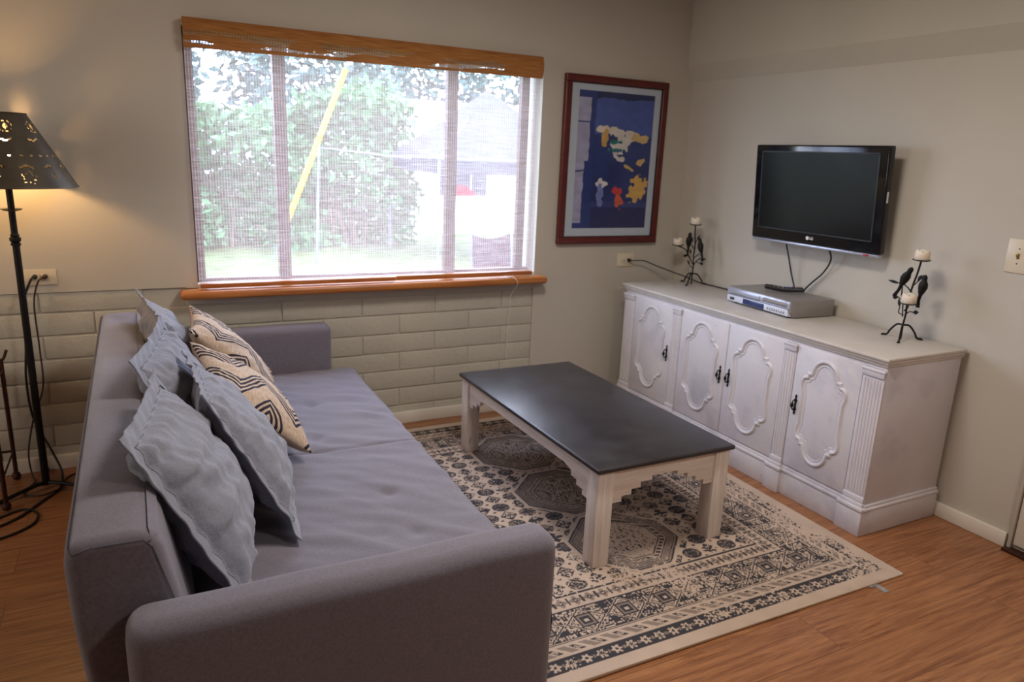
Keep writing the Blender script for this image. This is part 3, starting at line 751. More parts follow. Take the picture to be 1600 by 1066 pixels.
m = MB(); m.box((-.10, .066, -.10), (.10, .082, .10), .003); m.box((-.06, .08, -.04), (.06, .112, .04), .003)
m.build('wall_bracket', 'black_plastic', tv)
m = MB(); m.tube(bez([(-.085, -.968, 1.16), (-.06, -.985, 1.06), (-.035, -1.0, .96), (-.030, -1.03, .88), (-.028, -1.03, .82)]), .004, 8)
m.build('power_cord', 'rubber', None, loc=(-.03, -1.03, .82), label='thin black cord hanging straight down behind the player from the television', cat='cord')
m = MB(); m.tube(bez([(-.085, -1.235, 1.16), (-.05, -1.25, 1.08), (-.03, -1.20, 1.00), (-.028, -1.13, .93), (-.028, -1.09, .88), (-.026, -1.08, .82)]), .0045, 8)
m.build('video_cable', 'rubber', None, loc=(-.026, -1.08, .82), label='black cable curving from the television down to the back of the player', cat='cable')

# ------------------------------------------------------------------ disc and tape player with its remote
vc = Vector((-.175, -1.065, .790)); va = math.radians(-90 - 3)
pl = empty('video_player', vc, (0, 0, va), label='silver disc and tape player on the sideboard below the television', cat='video player')
W2, D2, H2 = .232, .145, .088
m = MB(); m.prism([(-D2 + .028, .004), (-D2, .034), (-D2, H2), (D2, H2), (D2, .004)], YZ, -W2, W2, .003); m.build('housing', 'vcr_body', pl)
MB().box((-W2 + .003, -D2 - .006, .046), (W2 - .003, -D2 + .002, H2 - .003), .002).build('front_panel', 'silver', pl)
m = MB(); m.prism([(-D2 + .024, .006), (-D2 - .005, .012), (-D2 - .007, .046), (-D2 + .002, .046), (-D2 + .028, .02)], YZ, -W2 + .005, W2 - .012, .0015); m.build('lower_panel', 'vcr_low', pl)
MB().box((-W2 + .03, -D2 - .009, .020), (-W2 + .062, -D2 - .004, .034), .002).build('input_jacks', 'black_plastic', pl)
MB().box((-.10, -D2 - .0085, .014), (.055, -D2 - .004, .042), .001).build('display_window', 'vcr_disp', pl)
MB().box((.045, -D2 - .0085, .060), (W2 - .025, -D2 - .004, .078), .001).build('disc_tray', 'vcr_body', pl)
MB().box((-W2 + .035, -D2 - .0085, .056), (.02, -D2 - .004, .079), .001).build('tape_door', 'silver', pl)
m = MB()
m.box((-W2 + .004, -D2 - .0068, .0455), (W2 - .004, -D2 - .004, .0475)); m.box((.04, -D2 - .009, .0575), (W2 - .02, -D2 - .004, .059)); m.box((-W2 + .03, -D2 - .009, .0535), (.024, -D2 - .004, .055))
m.build('panel_gap', 'black_plastic', pl, smooth=False)
for i in range(8):
    m = MB(); m.box((.078 + i * .016, -D2 - .009, .020), (.086 + i * .016, -D2 - .004, .032), .002); m.build('button', 'vcr_body', pl)
for x in (-.19, .19):
    for y in (-.11, .11): MB().lathe([(0, 0), (.012, 0), (.012, .006), (0, .006)], (x, y, 0), 14).build('foot', 'black_plastic', pl)
rm = empty('remote_control', (-.155, -1.07, .8785), (0, 0, math.radians(-52)), label='black remote control lying on top of the silver player', cat='remote control')
def rmf(u, v):
    x = -.10 + .20 * u; a = v * 2 * PI; w_ = .024 - .005 * math.sin(u * PI * 1.1); e = math.sin(min(1, min(u, 1 - u) / .05) * PI / 2) ** .5
    zc = .0155 + .007 * math.cos(u * PI) ** 2
    return Vector((x, w_ * e * math.copysign(abs(math.cos(a)) ** .6, math.cos(a)), zc + .0125 * e * math.copysign(abs(math.sin(a)) ** .7, math.sin(a))))
MB().grid(rmf, 30, 24).build('remote_body', 'black_plastic', rm)
k = 0
for i in range(7):
    for j in range(3):
        x = -.07 + i * .022; z = .0155 + .007 * math.cos((x + .1) / .2 * PI) ** 2 + .0120
        MB().lathe([(0, -.003), (.0045, -.003), (.0042, .0018), (0, .0022)], (x, (j - 1) * .012, z), 10).build('button', 'red_led' if (i, j) in ((6, 1), (6, 2)) else ('btn_blue' if i in (4, 5) else 'vcr_body'), rm)

# ------------------------------------------------------------------ candle holders
def leafm(m, base, dirv, L, w_):
    base, d = Vector(base), Vector(dirv).normalized(); s = Vector((0, 1, 0)) if abs(d.y) < .5 else Vector((1, 0, 0))
    s = Vector((0, -d.z, d.y)); s = s.normalized() if s.length > .1 else Vector((0, 1, 0))
    t = bmesh.new(); n = Vector((1, 0, 0)); P_ = []
    for f, g in ((0, 0), (.25, .7), (.5, 1), (.75, .65), (1, 0)):
        P_.append((base + d * L * f, w_ * g))
    top = []
    for p, g in P_:
        top.append([t.verts.new(p + s * g + n * .000), t.verts.new(p + n * (.0035 if g else .001)), t.verts.new(p - s * g), t.verts.new(p - n * (.002 if g else .001))])
    for A, B in zip(top, top[1:]):
        for k in range(4): t.faces.new((A[k], A[(k + 1) % 4], B[(k + 1) % 4], B[k]))
    bmesh.ops.remove_doubles(t, verts=t.verts, dist=1e-5); m.add(t)
def bird(m, c, face, lean):
    # body lathe-like along an axis, in the plane of the tree (y-z)
    c = Vector(c); ax = Vector((0, face * math.sin(lean), math.cos(lean)))
    S_ = 1.25; pts = [(-.062, .003), (-.045, .0055), (-.028, .006), (-.016, .011), (0, .0155), (.014, .0145), (.024, .0095), (.031, .0088), (.037, .0095), (.043, .006), (.046, .002)]
    m.tube([c + ax * a * S_ + Vector((0, face * .006 * max(0, a) / .04, 0)) for a, r in pts], [r * S_ for a, r in pts], 10)
    hd = c + ax * .047; m.tube([hd + Vector((0, face * .005, .002)), hd + Vector((0, face * .018, -.002))], [.0042, .0006], 6)
    m.tube([c + ax * -.056, c + ax * -.09 + Vector((0, -face * .006, 0))], [.006, .009], 6)
def candle_holder(loc, rz, dishes, birds, leaves, twigs, label, stem):
    o = empty('candle_holder', loc, (0, 0, rz), label=label, cat='candle holder', group='bird candle holders on the sideboard')
    m = MB(); m.tube(bez(stem), .0042, 8)
    for t_, r in twigs: m.tube(bez(t_, 5), r, 6)
    m.build('stem', 'black_iron', o)
    for k in range(3):
        a = math.radians(90 + 120 * k); c, s = math.cos(a), math.sin(a)
        m = MB(); m.tube(bez([(c * .003, s * .003, .066), (c * .03, s * .03, .062), (c * .058, s * .058, .030), (c * .070, s * .070, .008), (c * .092, s * .092, .0045)], 6), [.0045] * 25, 8)
        m.lathe([(0, 0), (.007, 0), (.007, .004), (0, .006)], (c * .092, s * .092, .0), 8); m.build('leg', 'black_iron', o)
    for (x, y, z) in dishes:
        MB().lathe([(0, 0), (.024, -.001), (.036, .003), (.037, .006), (.024, .002), (0, .003)], (x, y, z), 24).build('dish', 'black_iron', o)
    for b in birds: m = MB(); bird(m, *b); m.build('bird', 'black_iron', o)
    for b in leaves: m = MB(); leafm(m, *b); m.build('leaf', 'black_iron', o)
    return o
# local y- = right in the photo for the one on the right
LR = (-.150, -1.762, .791)
dz = .365
candle_holder(LR, .002, [(0, -.032, .358), (-.05, -.040, .170)],
    [((0, .030, .270), -1, .35), ((0, -.060, .245), 1, -.15)],
    [((0, -.030, .270), (0, -.5, .8), .035, .009), ((0, .045, .185), (0, 1, -.3), .030, .010), ((0, .030, .140), (0, .3, 1), .040, .008), ((0, -.035, .130), (0, -1, .2), .028, .010), ((0, .050, .245), (0, 1, .1), .060, .007)],
    [([(0, .005, .13), (-.02, -.02, .148), (-.05, -.040, .169)], .0036), ([(0, .01, .10), (0, .02, .17), (0, .03, .19), (0, .035, .235)], .003), ([(0, -.015, .215), (0, .02, .24), (0, .055, .247)], .003), ([(0, .02, .17), (0, .048, .185)], .0025), ([(0, .005, .11), (0, .03, .115), (0, .03, .142)], .0025), ([(0, .0, .11), (0, -.02, .13), (0, -.038, .13)], .0025), ([(0, -.02, .25), (0, -.03, .265), (0, -.04, .275)], .0025), ([(0, -.005, .19), (0, -.03, .19), (0, -.055, .20)], .003)],
    'black iron candle holder with two birds, at the right end of the sideboard', [(0, .0, .0), (0, .0, .066), (0, -.004, .12), (0, -.002, .17), (0, -.014, .25), (0, -.024, .30), (0, -.032, .358)])
LL = (-.125, -.315, .791)
candle_holder(LL, .002, [(0, .015, .362), (-.02, .135, .222)],
    [((0, .060, .255), -1, -.02), ((0, -.050, .235), -1, -.38)],
    [((0, -.012, .275), (0, -.7, .9), .038, .009), ((0, .030, .255), (0, .1, 1), .034, .008), ((0, .035, .180), (0, .1, 1), .034, .008), ((0, .065, .168), (0, 1, -.2), .036, .010), ((0, .030, .112), (0, .7, .8), .042, .008), ((0, -.050, .165), (0, -1, .08), .060, .007), ((0, -.055, .138), (0, -1, 0), .036, .010)],
    [([(0, 0, .12), (-.005, .04, .165), (-.012, .07, .205), (-.02, .135, .221)], .0038), ([(0, .01, .22), (0, .03, .235), (0, .06, .235)], .003), ([(0, -.005, .12), (0, -.03, .15), (0, -.06, .165)], .003), ([(0, -.02, .14), (0, -.055, .138)], .0025), ([(0, .03, .162), (0, .065, .168)], .0025), ([(0, .0, .10), (0, .03, .112)], .0025), ([(0, 0, .245), (0, -.014, .276)], .0025), ([(0, -.005, .165), (0, -.03, .185), (0, -.045, .19)], .003)],
    'black iron candle holder with two birds, at the corner end of the sideboard', [(0, 0, 0), (0, 0, .066), (0, -.003, .12), (0, .004, .17), (0, .0, .24), (0, .010, .30), (0, .015, .362)])
for (x, y, z, lab) in ((LR[0], LR[1] - .032, LR[2] + .362, 'cream pillar candle on the top dish of the right candle holder'), (LR[0] - .05, LR[1] - .040, LR[2] + .174, 'cream candle on the lower dish of the right candle holder'),
                  (LL[0], LL[1] + .015, LL[2] + .366, 'cream candle on the top dish of the corner candle holder'), (LL[0] - .02, LL[1] + .135, LL[2] + .226, 'cream candle on the lower side dish of the corner candle holder')):
    m = MB(); m.lathe([(0, 0), (.028, 0), (.031, .004), (.031, .026), (.029, .037), (.026, .040), (.021, .037), (.010, .028), (0, .027)], (x, y, z), 24)
    for v in m.b.verts:
        if v.co.z > z + .03: v.co.z += .005 * math.sin(3 * math.atan2(v.co.y - y, v.co.x - x))
    ca = m.build('pillar_candle', 'wax', None, loc=(x, y, z), label=lab, cat='candle', group='cream candles')
    mm = MB(); mm.tube([(x, y, z + .026), (x, y, z + .037)], .0012, 6); mm.build('wick', 'black_plastic', ca)

# ------------------------------------------------------------------ framed poster (a plain generic blue abstract)
pf = empty('framed_poster', (-.571, -.02, 1.5), label='dark red wooden frame with a blue poster on the window wall near the corner', cat='picture')
px0, px1, pz0, pz1 = -.938, -.205, 1.015, 1.988; fwid = .042
m = MB()
for a, b in (((px0, -.034, pz0 + fwid - .003), (px0 + fwid, -.001, pz1 - fwid + .003)), ((px1 - fwid, -.034, pz0 + fwid - .003), (px1, -.001, pz1 - fwid + .003)), ((px0, -.034, pz0), (px1, -.001, pz0 + fwid)), ((px0, -.034, pz1 - fwid), (px1, -.001, pz1))): m.box(a, b, .007, 3)
m.build('frame', 'mahogany', pf)
MB().box((px0 + .03, -.018, pz0 + .03), (px1 - .03, -.004, pz1 - .03)).build('mat_board', 'mat_board', pf, smooth=False)
m = MB(); k = .006; a0, a1, c0, c1 = px0 + fwid - .002, px1 - fwid + .002, pz0 + fwid - .002, pz1 - fwid + .002
for a, b in (((a0, -.026, c0), (a0 + k, -.016, c1)), ((a1 - k, -.026, c0), (a1, -.016, c1)), ((a0, -.026, c0), (a1, -.016, c0 + k)), ((a0, -.026, c1 - k), (a1, -.016, c1))): m.box(a, b)
m.build('inner_fillet', 'black_plastic', pf, smooth=False)
qx0, qx1, qz0, qz1 = -.838, -.298, 1.110, 1.905
nu, nv_ = 216, 318
gx, gz = np.meshgrid(np.linspace(0, 1, nu + 1), np.linspace(0, 1, nv_ + 1), indexing='ij')
def sn(fx, fz, s):
    r = np.random.RandomState(s); G_ = r.rand(fx + 2, fz + 2); a, b = gx * fx, gz * fz; i0, j0 = a.astype(int), b.astype(int); a, b = a - i0, b - j0
    a = a * a * (3 - 2 * a); b = b * b * (3 - 2 * b)
    return (G_[i0, j0] * (1 - a) + G_[i0 + 1, j0] * a) * (1 - b) + (G_[i0, j0 + 1] * (1 - a) + G_[i0 + 1, j0 + 1] * a) * b
S3 = lambda *c: np.array(srgb(*c)[:3])
colp = S3(40, 60, 122) * (1 - sn(6, 9, 1))[..., None] + S3(30, 42, 98) * sn(6, 9, 1)[..., None]
wob = .018 * (sn(9, 13, 2) - .5) + .01 * (sn(30, 40, 3) - .5)
def put(mask, c, j=.12): colp[mask] = (S3(*c) * (1 - j + 2 * j * sn(12, 30, 5))[..., None])[mask]
put(gz + wob > .70, (66, 88, 160)); put(gz + wob > .955, (30, 44, 92))
put(gz + wob < .17, (34, 40, 92)); put((gz > .16) & (gz < .20), (52, 60, 120))
put(gx + wob < .23, (36, 56, 120)); put((gx + wob < .155 - .05 * (gz < .5)) & (gz < .95) & (gz > .04), (160, 160, 190)); put((np.abs(gz - .78) < .006) & (gx < .17), (40, 60, 120)); put((np.abs(gz - .42 - gx * .1) < .006) & (gx < .17), (40, 60, 120))
def blob(x, z, a, b, c, rot=0):
    dx, dz_ = gx - x, gz - z; u_ = dx * math.cos(rot) + dz_ * math.sin(rot); w_ = -dx * math.sin(rot) + dz_ * math.cos(rot)
    put(((u_ / a) ** 2 + (w_ / b) ** 2 + 22 * wob + 2.2 * (sn(24, 36, 77) - .5)) < 1, c)
blob(.62, .70, .30, .035, (214, 204, 190), -.10); blob(.55, .63, .13, .075, (206, 200, 196)); blob(.48, .66, .06, .03, (40, 56, 104)); blob(.37, .67, .05, .05, (196, 158, 92)); blob(.83, .68, .12, .03, (206, 176, 120), -.1)
blob(.52, .585, .10, .012, (24, 112, 118)); blob(.50, .645, .09, .012, (24, 112, 118)); blob(.60, .52, .05, .02, (206, 200, 196))
blob(.86, .50, .06, .02, (200, 168, 104), .3); blob(.72, .455, .07, .013, (200, 168, 104), -.3); blob(.86, .29, .13, .09, (206, 164, 88), .5)
blob(.36, .34, .065, .035, (218, 214, 214)); blob(.34, .24, .045, .075, (116, 128, 190)); blob(.58, .28, .06, .035, (204, 60, 66)); blob(.60, .20, .075, .05, (204, 92, 62))
me = bpy.data.meshes.new('print'); V = np.zeros((nu + 1, nv_ + 1, 3), np.float32)
V[..., 0] = qx0 + gx * (qx1 - qx0) - pf.location.x; V[..., 1] = -.0195 - pf.location.y; V[..., 2] = qz0 + gz * (qz1 - qz0) - pf.location.z
idx = np.arange(V.shape[0] * V.shape[1]).reshape(V.shape[:2]); q = np.stack([idx[:-1, :-1], idx[1:, :-1], idx[1:, 1:], idx[:-1, 1:]], -1).reshape(-1, 4)
me.from_pydata(V.reshape(-1, 3).tolist(), [], q.tolist()); at = me.color_attributes.new('pattern', 'FLOAT_COLOR', 'POINT')
at.data.foreach_set('color', np.concatenate([colp, np.ones(colp.shape[:2] + (1,))], -1).astype(np.float32).ravel()); me.materials.append(M['print'])
o = bpy.data.objects.new('print', me); o.parent = pf; COL.objects.link(o)

# ------------------------------------------------------------------ outlets, switch
def slots(m, cx_, cz_, y):      # duplex face turned sideways
    m.box((cx_ - .004, y, cz_ + .003), (cx_ + .004, y + .002, cz_ + .0045)); m.box((cx_ - .004, y, cz_ - .0045), (cx_ + .004, y + .002, cz_ - .003)); m.lathe([(0, 0), (.0022, 0), (.0022, .002), (0, .002)], n=8, mat=Matrix.Translation((cx_ + .008, y + .002, cz_)) @ Matrix.Rotation(PI / 2, 4, 'X'))
def outlet(x0, x1, z0, z1, label):
    o = empty('wall_outlet', ((x0 + x1) / 2, 0, (z0 + z1) / 2), label=label, cat='outlet')
    MB().box((x0, -.006, z0), (x1, 0, z1), .0025).build('cover_plate', 'ivory', o)
    cx_, cz_ = (x0 + x1) / 2, (z0 + z1) / 2
    for s in (-1, 1): MB().box((cx_ + s * .0195 - .0165, -.009, cz_ - .014), (cx_ + s * .0195 + .0165, -.004, cz_ + .014), .004).build('receptacle', 'ivory', o)
    for q_ in (-.0195, .0195): m = MB(); slots(m, cx_ + q_, cz_, -.0095); m.build('slots', 'black_plastic', o, smooth=False)
outlet(-3.635, -3.508, .876, .946, 'ivory double outlet behind the floor lamp with two plugs in it')
outlet(-.475, -.348, .862, .946, 'ivory outlet under the framed poster with one black plug')
sw = empty('light_switch', (0, -2.103, 1.21), label='ivory light switch plate on the right wall', cat='light switch')
MB().box((-.006, -2.150, 1.140), (0, -2.056, 1.276), .0025).build('switch_plate', 'ivory', sw)
m = MB(); m.box((-.008, -2.108, 1.196), (-.004, -2.098, 1.220), .001); m.prism([(-.006, 1.200), (-.018, 1.211), (-.016, 1.217), (-.006, 1.214)], lambda p, q, h: Vector((p, h, q)), -2.107, -2.099); m.build('toggle', 'brass', sw)
for z in (1.178, 1.238): m = MB(); m.lathe([(0, 0), (.003, 0), (.003, .0015), (0, .002)], n=8, mat=Matrix.Translation((-.0062, -2.103, z)) @ Matrix.Rotation(-PI / 2, 4, 'Y')); m.build('screw', 'rust_iron', sw)
def plug(m, x, z, y=-.009): m.tube([(x, y, z), (x, y - .012, z), (x, y - .026, z)], [.011, .011, .006], 10)
# cord to the corner outlet, running down behind the sideboard top
cp = empty('plug_cord', (-.39, -.02, .90), label='black cord from the outlet under the poster running behind the corner candle holder', cat='cord')
m = MB(); plug(m, -.392, .904); m.build('plug', 'rubber', cp)
m = MB(); m.tube(bez([(-.392, -.034, .904), (-.36, -.045, .905), (-.30, -.055, .902), (-.22, -.075, .872), (-.14, -.12, .842), (-.09, -.20, .82), (-.06, -.30, .799), (-.05, -.45, .795), (-.045, -.75, .795)]), .0035, 8); m.build('cord', 'rubber', cp)
for k, (x, pts, r, lab, mt) in enumerate((
    (-3.590, [(-3.590, -.034, .917), (-3.603, -.060, .905), (-3.640, -.060, .80), (-3.650, -.05, .62), (-3.665, -.05, .45), (-3.655, -.06, .28), (-3.600, -.10, .14), (-3.560, -.16, .04), (-3.568, -.26, .006), (-3.62, -.36, .006), (-3.70, -.50, .006), (-3.80, -.58, .006)], .0050, 'thick black lamp cord hanging from the left outlet beside the lamp pole', 'rubber'),
    (-3.551, [(-3.551, -.034, .917), (-3.575, -.060, .900), (-3.600, -.055, .80), (-3.600, -.05, .60), (-3.605, -.05, .42), (-3.655, -.05, .28), (-3.69, -.06, .12), (-3.685, -.08, .02), (-3.67, -.14, .005), (-3.70, -.26, .005), (-3.63, -.30, .005), (-3.56, -.26, .011), (-3.55, -.15, .005), (-3.50, -.10, .005), (-3.42, -.08, .005)], .0036, 'thin brown cord hanging from the left outlet and looping on the floor', 'brown_cord'))):
    c_ = empty('lamp_cord', (x, -.02, .91), label=lab, cat='cord'); m = MB(); plug(m, x, .915); m.build('plug', mt, c_)
    m = MB(); m.tube(bez(pts), r, 8); m.build('cord', mt, c_)
m = MB(); m.tube(bez([(-3.92, -.62, .006), (-3.80, -.50, .006), (-3.69, -.42, .006), (-3.63, -.48, .006), (-3.64, -.58, .006), (-3.74, -.66, .006), (-3.9, -.7, .006)]), .005, 8)
m.build('extension_cord', 'rubber', None, loc=(-3.7, -.5, 0), label='black cord coiled on the floor left of the lamp foot', cat='cord')

# ------------------------------------------------------------------ floor lamp
lx, ly = -3.618, -.222
fl = empty('floor_lamp', (lx, ly, 0), label='tall dark metal floor lamp with punched cone shade, lit, left of the window', cat='floor lamp')
m = MB(); m.tube([(lx, ly, .02), (lx, ly, 1.10)], [.0155, .0135], 14); m.tube([(lx, ly, 1.10), (lx, ly, 1.40)], .0125, 14)
m.build('pole', 'black_iron', fl)
m = MB(); m.lathe([(.012, -.028), (.018, -.024), (.018, -.016), (.014, -.012), (.021, -.004), (.021, .006), (.014, .012), (.017, .016), (.012, .026)], (lx, ly, 1.105), 20); m.build('collar', 'black_iron', fl)
m = MB(); m.lathe([(.012, -.003), (.030, .0), (.038, .005), (.038, .007), (.028, .003), (.012, .004)], (lx, ly, 1.222), 24); m.build('drip_disc', 'lamp_metal', fl)
for k, a in enumerate((-26, 214, 94)):
    c, s = math.cos(math.radians(a)), math.sin(math.radians(a))
    m = MB(); m.tube(bez([(lx, ly, .030), (lx + c * .05, ly + s * .05, .030), (lx + c * .12, ly + s * .12, .022), (lx + c * .20, ly + s * .20, .010)]), .009, 8); m.build('foot', 'black_iron', fl)
sz0, sz1, sr0, sr1 = 1.322, 1.600, .244, .088
NC, NR = 330, 66
def hole(i, j):
    t = (j + .5) / NR; r = sr0 + (sr1 - sr0) * t; per = 2 * PI * r; s = (i + .5) / NC * per; hgt = t * .32
    def near(cnt, phase=0):
        p_ = per / cnt; return ((s / p_ + phase) % 1 - .5) * p_
    d = near(30); 
    if abs(d) ** 2 + (hgt - .138) ** 2 < .0038 ** 2: return True
    d = near(7)
    if abs(d) * 1.3 + abs(hgt - .262) < .013: return True
    dd = math.hypot(d, (hgt - .262)); 
    if .021 < dd < .0245 and (math.atan2(hgt - .262, d) * 4 / PI) % 1 < .5: return True
    d = near(9, .5)
    if abs(d) < .02 and abs(hgt - .205 - abs(d) * .45 + .004) < .0028: return True
    d = near(14)
    if abs(d) < .022 and abs(hgt - .098 + abs(d) * .5) < .0028: return True
    d = near(7, .25)
    if abs(d) * 1.2 + abs(hgt - .052) < .010: return True
    d = near(7, .75); dd = math.hypot(d, hgt - .045); an_ = math.atan2(hgt - .045, d)
    if abs(dd - .022 * (1 + .25 * math.cos(5 * an_))) < .0024 and (an_ * 5 / PI) % 1 < .6: return True
    return False
t = bmesh.new(); g = [[t.verts.new(((sr0 + (sr1 - sr0) * j / NR) * math.cos(2 * PI * i / NC) + lx, (sr0 + (sr1 - sr0) * j / NR) * math.sin(2 * PI * i / NC) + ly, sz0 + (sz1 - sz0) * j / NR)) for j in range(NR + 1)] for i in range(NC)]
for i in range(NC):
    for j in range(NR):
        if not hole(i, j): t.faces.new((g[i][j], g[(i + 1) % NC][j], g[(i + 1) % NC][j + 1], g[i][j + 1]))
m = MB(); m.add(t); sh = m.build('lamp_shade', 'lamp_metal', fl)
sd = sh.modifiers.new('thickness', 'SOLIDIFY'); sd.thickness = .0012
m = MB(); m.tube([(lx + sr0 * math.cos(a * PI / 30), ly + sr0 * math.sin(a * PI / 30), sz0) for a in range(60)], .0028, 6, closed=True); m.tube([(lx + sr1 * math.cos(a * PI / 20), ly + sr1 * math.sin(a * PI / 20), sz1) for a in range(40)], .0025, 6, closed=True)
for a in (0, 2.1, 4.2): m.tube([(lx, ly, 1.585), (lx + sr1 * math.cos(a), ly + sr1 * math.sin(a), sz1)], .0018, 6)
m.tube([(lx, ly, 1.50), (lx, ly, 1.60)], .003, 6)
m.build('shade_frame', 'lamp_metal', sh)
n = NT('bulb_glow'); em = n.n('Emission', {'Color': (1, .60, .24, 1), 'Strength': 215}); n.t.links.new(em.outputs[0], n.out.inputs[0])
m = MB(); m.lathe([(0, 0), (.013, .002), (.014, .02), (.028, .055), (.030, .07), (.022, .092), (0, .1)], (lx, ly, 1.405), 18); m.build('bulb', n.m, fl)

# ------------------------------------------------------------------ wrought iron stand at the left edge
ws = empty('iron_stand', (-3.92, -.235, 0), label='rusty wrought iron stand at the left edge beside the lamp', cat='stand')
for x, y in ((-3.745, -.075), (-3.745, -.395), (-4.1, -.075), (-4.1, -.395)):
    m = MB(); m.tube([(x, y, .02), (x, y, .57)], .009, 8); m.lathe([(0, -.020), (.014, -.014), (.019, 0), (.014, .014), (0, .018)], (x, y, .020), 12); m.build('leg', 'rust_iron', ws)
for z in (.14, .52): m = MB(); m.tube([(-3.745, -.075, z), (-3.745, -.395, z), (-4.1, -.395, z), (-4.1, -.075, z)], .006, 8, closed=True); m.build('rail', 'rust_iron', ws)
m = MB(); m.box((-4.11, -.405, .525), (-3.76, -.065, .537), .003); m.build('shelf', 'rust_iron', ws)
for x, y in ((-3.745, -.075), (-3.745, -.395)):
    m = MB(); m.tube(bez([(x, y, .56), (x + .012, y, .575), (x + .022, y, .60)]), .006, 8); m.tube(bez([(x, y, .56), (x - .014, y, .585), (x - .008, y, .61)]), .006, 8)
    m.lathe([(0, -.008), (.009, 0), (0, .008)], (x + .024, y, .604), 10); m.lathe([(0, -.008), (.009, 0), (0, .008)], (x - .008, y, .614), 10); m.build('finial', 'rust_iron', ws)

# clear plastic gripper by the rug corner
m = MB(); m.box((-.80, -2.315, .0005), (-.775, -2.245, .0035), .001); m.box((-.825, -2.268, .0005), (-.775, -2.245, .003), .001)
m.build('rug_tab', 'clear', None, loc=(-.79, -2.28, 0), label='clear plastic tab on the floor at the rug corner', cat='plastic tab')

# ------------------------------------------------------------------ outside the window
GZ = -.30
MB().box((-25, .3, GZ - .2), (35, 45, GZ)).build('lawn', 'grass', smooth=False, kind='structure')
def leaves(m, n_, fc, sz, seed):
    r = random.Random(seed); t = bmesh.new()
    for _ in range(n_):
        c = fc(r); d = Vector((r.gauss(0, 1), r.gauss(0, 1), r.gauss(-.3, .8))).normalized(); s = d.cross(Vector((r.gauss(0, 1), r.gauss(0, 1), r.gauss(0, 1)))).normalized()
        L = sz * r.uniform(.6, 1.4); w_ = L * .22
        t.faces.new([t.verts.new(c), t.verts.new(c + d * L * .5 + s * w_), t.verts.new(c + d * L), t.verts.new(c + d * L * .5 - s * w_)])
    me = bpy.data.meshes.new('t'); t.to_mesh(me); t.free(); m.b.from_mesh(me); bpy.data.meshes.remove(me)
def hedge_top(x): return 2.5 + .4 * math.sin(x * 1.1) - max(0, x - .3) * .35
def hf(r):
    x = r.uniform(-8.5, 1.75); h = hedge_top(x); z = GZ + (h - GZ) * r.random() ** .85
    b = .45 * math.sin(x * 3.1 + z * 1.3) + .3 * math.sin(z * 4 + x)
    return Vector((x, 10.6 + b + r.gauss(0, .28) - .5 * (z - GZ) / 3, z))
m = MB(); leaves(m, 24500, hf, .20, 1)
m.build('bamboo_hedge', 'leaf_a', None, loc=(-1.3, 10.6, GZ), label='tall bright green hedge across the lawn outside the left and middle panes', cat='hedge', kind='stuff')
m = MB(); r = random.Random(3)
for i in range(110):
    x = r.uniform(-8.5, 1.7); m.tube([(x, 10.3 + r.uniform(-.2, .5), GZ), (x + r.uniform(-.3, .3), 10.6, GZ + r.uniform(.8, 1.6))], .02, 5)
m.build('hedge_stems', 'bark', None, loc=(-1.3, 10.6, GZ), label='bare stems at the foot of the green hedge', cat='stems', kind='stuff')
for i, (x, y, h, rad, lab) in enumerate(((-3.4, 16, 4.3, 1.9, 'hazy tree crown behind the hedge at the left pane'), (1.2, 17, 4.6, 2.2, 'tall blue green tree behind the hedge'), (6.2, 20.5, 5.0, 2.2, 'wide tree crown behind the white house'), (11.5, 21, 5.0, 2.4, 'tree crown showing at the right pane behind the canopy'))):
    tr = empty('tree', (x, y, GZ), label=lab, cat='tree', group='trees behind the garden')
    m = MB(); leaves(m, 2600, lambda r: Vector((x, y, h - rad * .55)) + Vector((r.gauss(0, 1), r.gauss(0, 1), r.gauss(0, .8))).normalized() * rad * r.uniform(.55, 1.05), .30, 20 + i); m.build('crown', 'leaf_b', tr)
    m = MB(); m.tube([(x, y, GZ), (x + .1, y, h - rad)], [.22, .14], 8); m.build('trunk', 'bark', tr)
m = MB(); m.tube([(-1.19, 8.0, .06), (-.109, 8.0, 2.703)], .045, 10); gw = m.build('guy_wire_guard', 'yellow', None, loc=(-1.2, 8, GZ), label='slanting yellow guy wire guard on the lawn outside the window', cat='guard')
mm = MB(); mm.tube([(-1.33, 8, GZ), (-1.19, 8.0, .06)], .012, 6); mm.build('wire', 'pole', gw); mm = MB(); mm.tube([(-.109, 8.0, 2.703), (.5, 8, 4.2)], .012, 6); mm.build('wire', 'pole', gw)
hs = empty('white_house', (4.2, 12.8, GZ), label='white garden house with a small window behind the canopy outside', cat='house')
MB().box((2.45, 12.0, GZ), (8.5, 16, 2.0)).build('wall', 'house', hs, smooth=False)
m = MB(); m.prism([(11.6, 1.75), (14, 2.75), (16.4, 1.75), (16.4, 1.62), (14, 2.6), (11.6, 1.62)], YZ, 2.1, 8.8); m.build('roof', 'roof', hs, smooth=False)
f_ = MB().box((2.95, 11.96, .53), (4.24, 12.01, 1.12)).build('window', 'house', hs, smooth=False)
for a, b in ((3.0, 3.38), (3.42, 3.79), (3.83, 4.20)): MB().box((a, 11.94, .58), (b, 11.97, 1.07)).build('pane', 'dark_glass', f_, smooth=False)
m = MB(); m.prism([(3.42, .58), (3.95, .58), (3.85, .68), (3.62, .80), (3.45, .82)], XZ, 11.91, 11.95); m.build('curtain', 'red_thing', f_, label='red cloth')
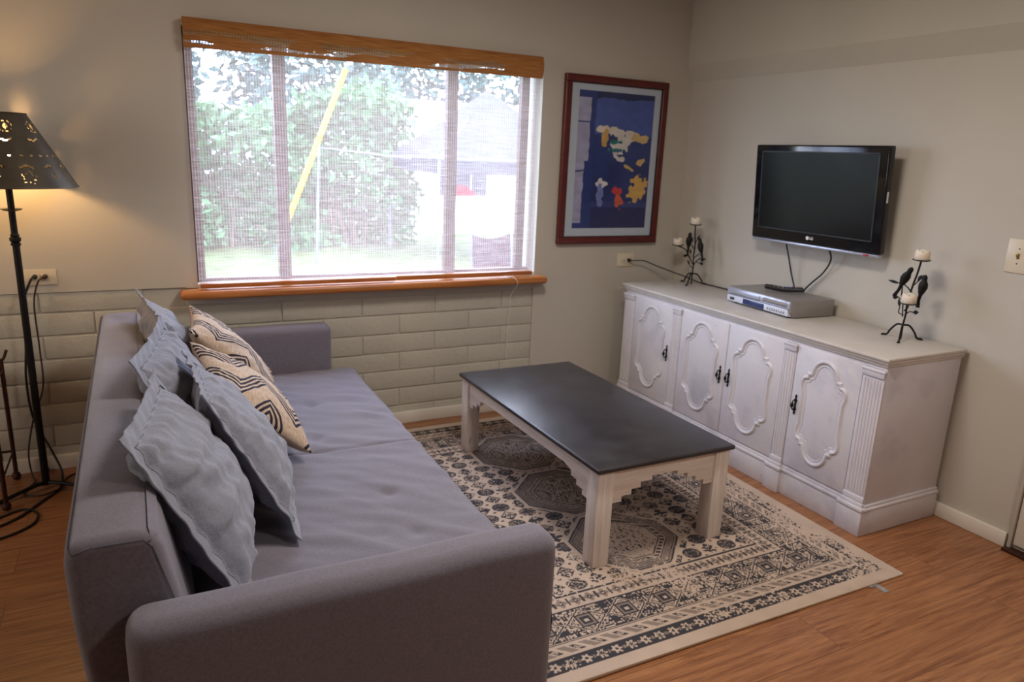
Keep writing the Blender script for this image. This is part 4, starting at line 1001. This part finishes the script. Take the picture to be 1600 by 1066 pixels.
# canopy
cn = empty('canopy_tent', (2.5, 8.2, GZ), label='white pop-up canopy tent on the lawn outside the right pane', cat='canopy')
ca_, cb_, ez, pk = (1.05, 6.9), (3.9, 9.7), 1.42, 2.58
cpts = [(1.02, 6.9, 1.42), (3.85, 6.9, 1.42), (3.95, 9.7, 1.42), (1.15, 9.7, 1.42)]; pkp = Vector((2.44, 8.3, 2.60))
m = MB(); t = bmesh.new(); v = [t.verts.new(p) for p in cpts]; vp = t.verts.new(pkp); w4 = [t.verts.new((p[0], p[1], p[2] - .22)) for p in cpts]
for i in range(4): t.faces.new((v[i], v[(i + 1) % 4], vp)); t.faces.new((v[i], w4[i], w4[(i + 1) % 4], v[(i + 1) % 4]))
bmesh.ops.subdivide_edges(t, edges=t.edges[:], cuts=3, use_grid_fill=True)
m.add(t); cv = m.build('canopy_cloth', 'canvas', cn, smooth=False); sd = cv.modifiers.new('thickness', 'SOLIDIFY'); sd.thickness = .006
for p in cpts: m = MB(); m.tube([(p[0], p[1], GZ), (p[0], p[1], 1.40)], .028, 8); m.build('leg', 'pole', cn)
m = MB()
for i in range(4): m.tube([cpts[i], cpts[(i + 1) % 4]], .02, 6); m.tube([cpts[i], pkp - Vector((0, 0, .04))], .02, 6)
m.build('roof_truss', 'pole', cn)
m = MB(); m.tube([(-.62, 8, GZ), (-.55, 8, 1.55)], .022, 8); m.tube([(-.58, 8, 1.52), (.95, 8, 1.40)], .012, 6)
m.build('clothesline_post', 'pole', None, loc=(-.6, 8, GZ), label='thin grey clothesline post on the lawn in front of the hedge', cat='post')
# sling chair close to the window
gc = empty('garden_chair', (-.5, 1.75, GZ), label='dark plum garden chair back just outside the right pane', cat='chair')
def cbk(u, v): x = -.72 + .36 * u; return Vector((x, 1.62 + .04 * math.sin(u * PI) + .10 * v, .12 + v * .76 - .045 * math.sin(u * PI) * v))
c_ = MB().grid(cbk, 12, 10).build('backrest', 'chair_fab', gc); sd = c_.modifiers.new('thickness', 'SOLIDIFY'); sd.thickness = .006
MB().box((-.72, 1.64, .10), (-.36, 2.1, .12), .006).build('seat', 'chair_fab', gc)
for x in (-.725, -.355):
    m = MB(); m.tube([(x, 1.55, GZ), (x, 1.62, .1), (x, 1.73, .89)], .012, 8); m.build('leg', 'pole', gc)
    m = MB(); m.tube([(x, 2.15, GZ), (x, 2.08, .12), (x, 1.62, .11)], .012, 8); m.build('leg', 'pole', gc)
m = MB(); m.tube([(4.35, 10.3, GZ), (4.40, 10.3, .9), (4.25, 10.3, 1.6)], .07, 8); 
m.tube([(4.40, 10.3, .9), (4.7, 10.3, 1.7)], .04, 8)
m.build('garden_tree_trunk', 'bark', None, loc=(4.35, 10.3, GZ), label='slender grey trunk between the canopy and the white house', cat='tree trunk')

for o in bpy.data.objects:
    if '_o' in o: del o['_o']
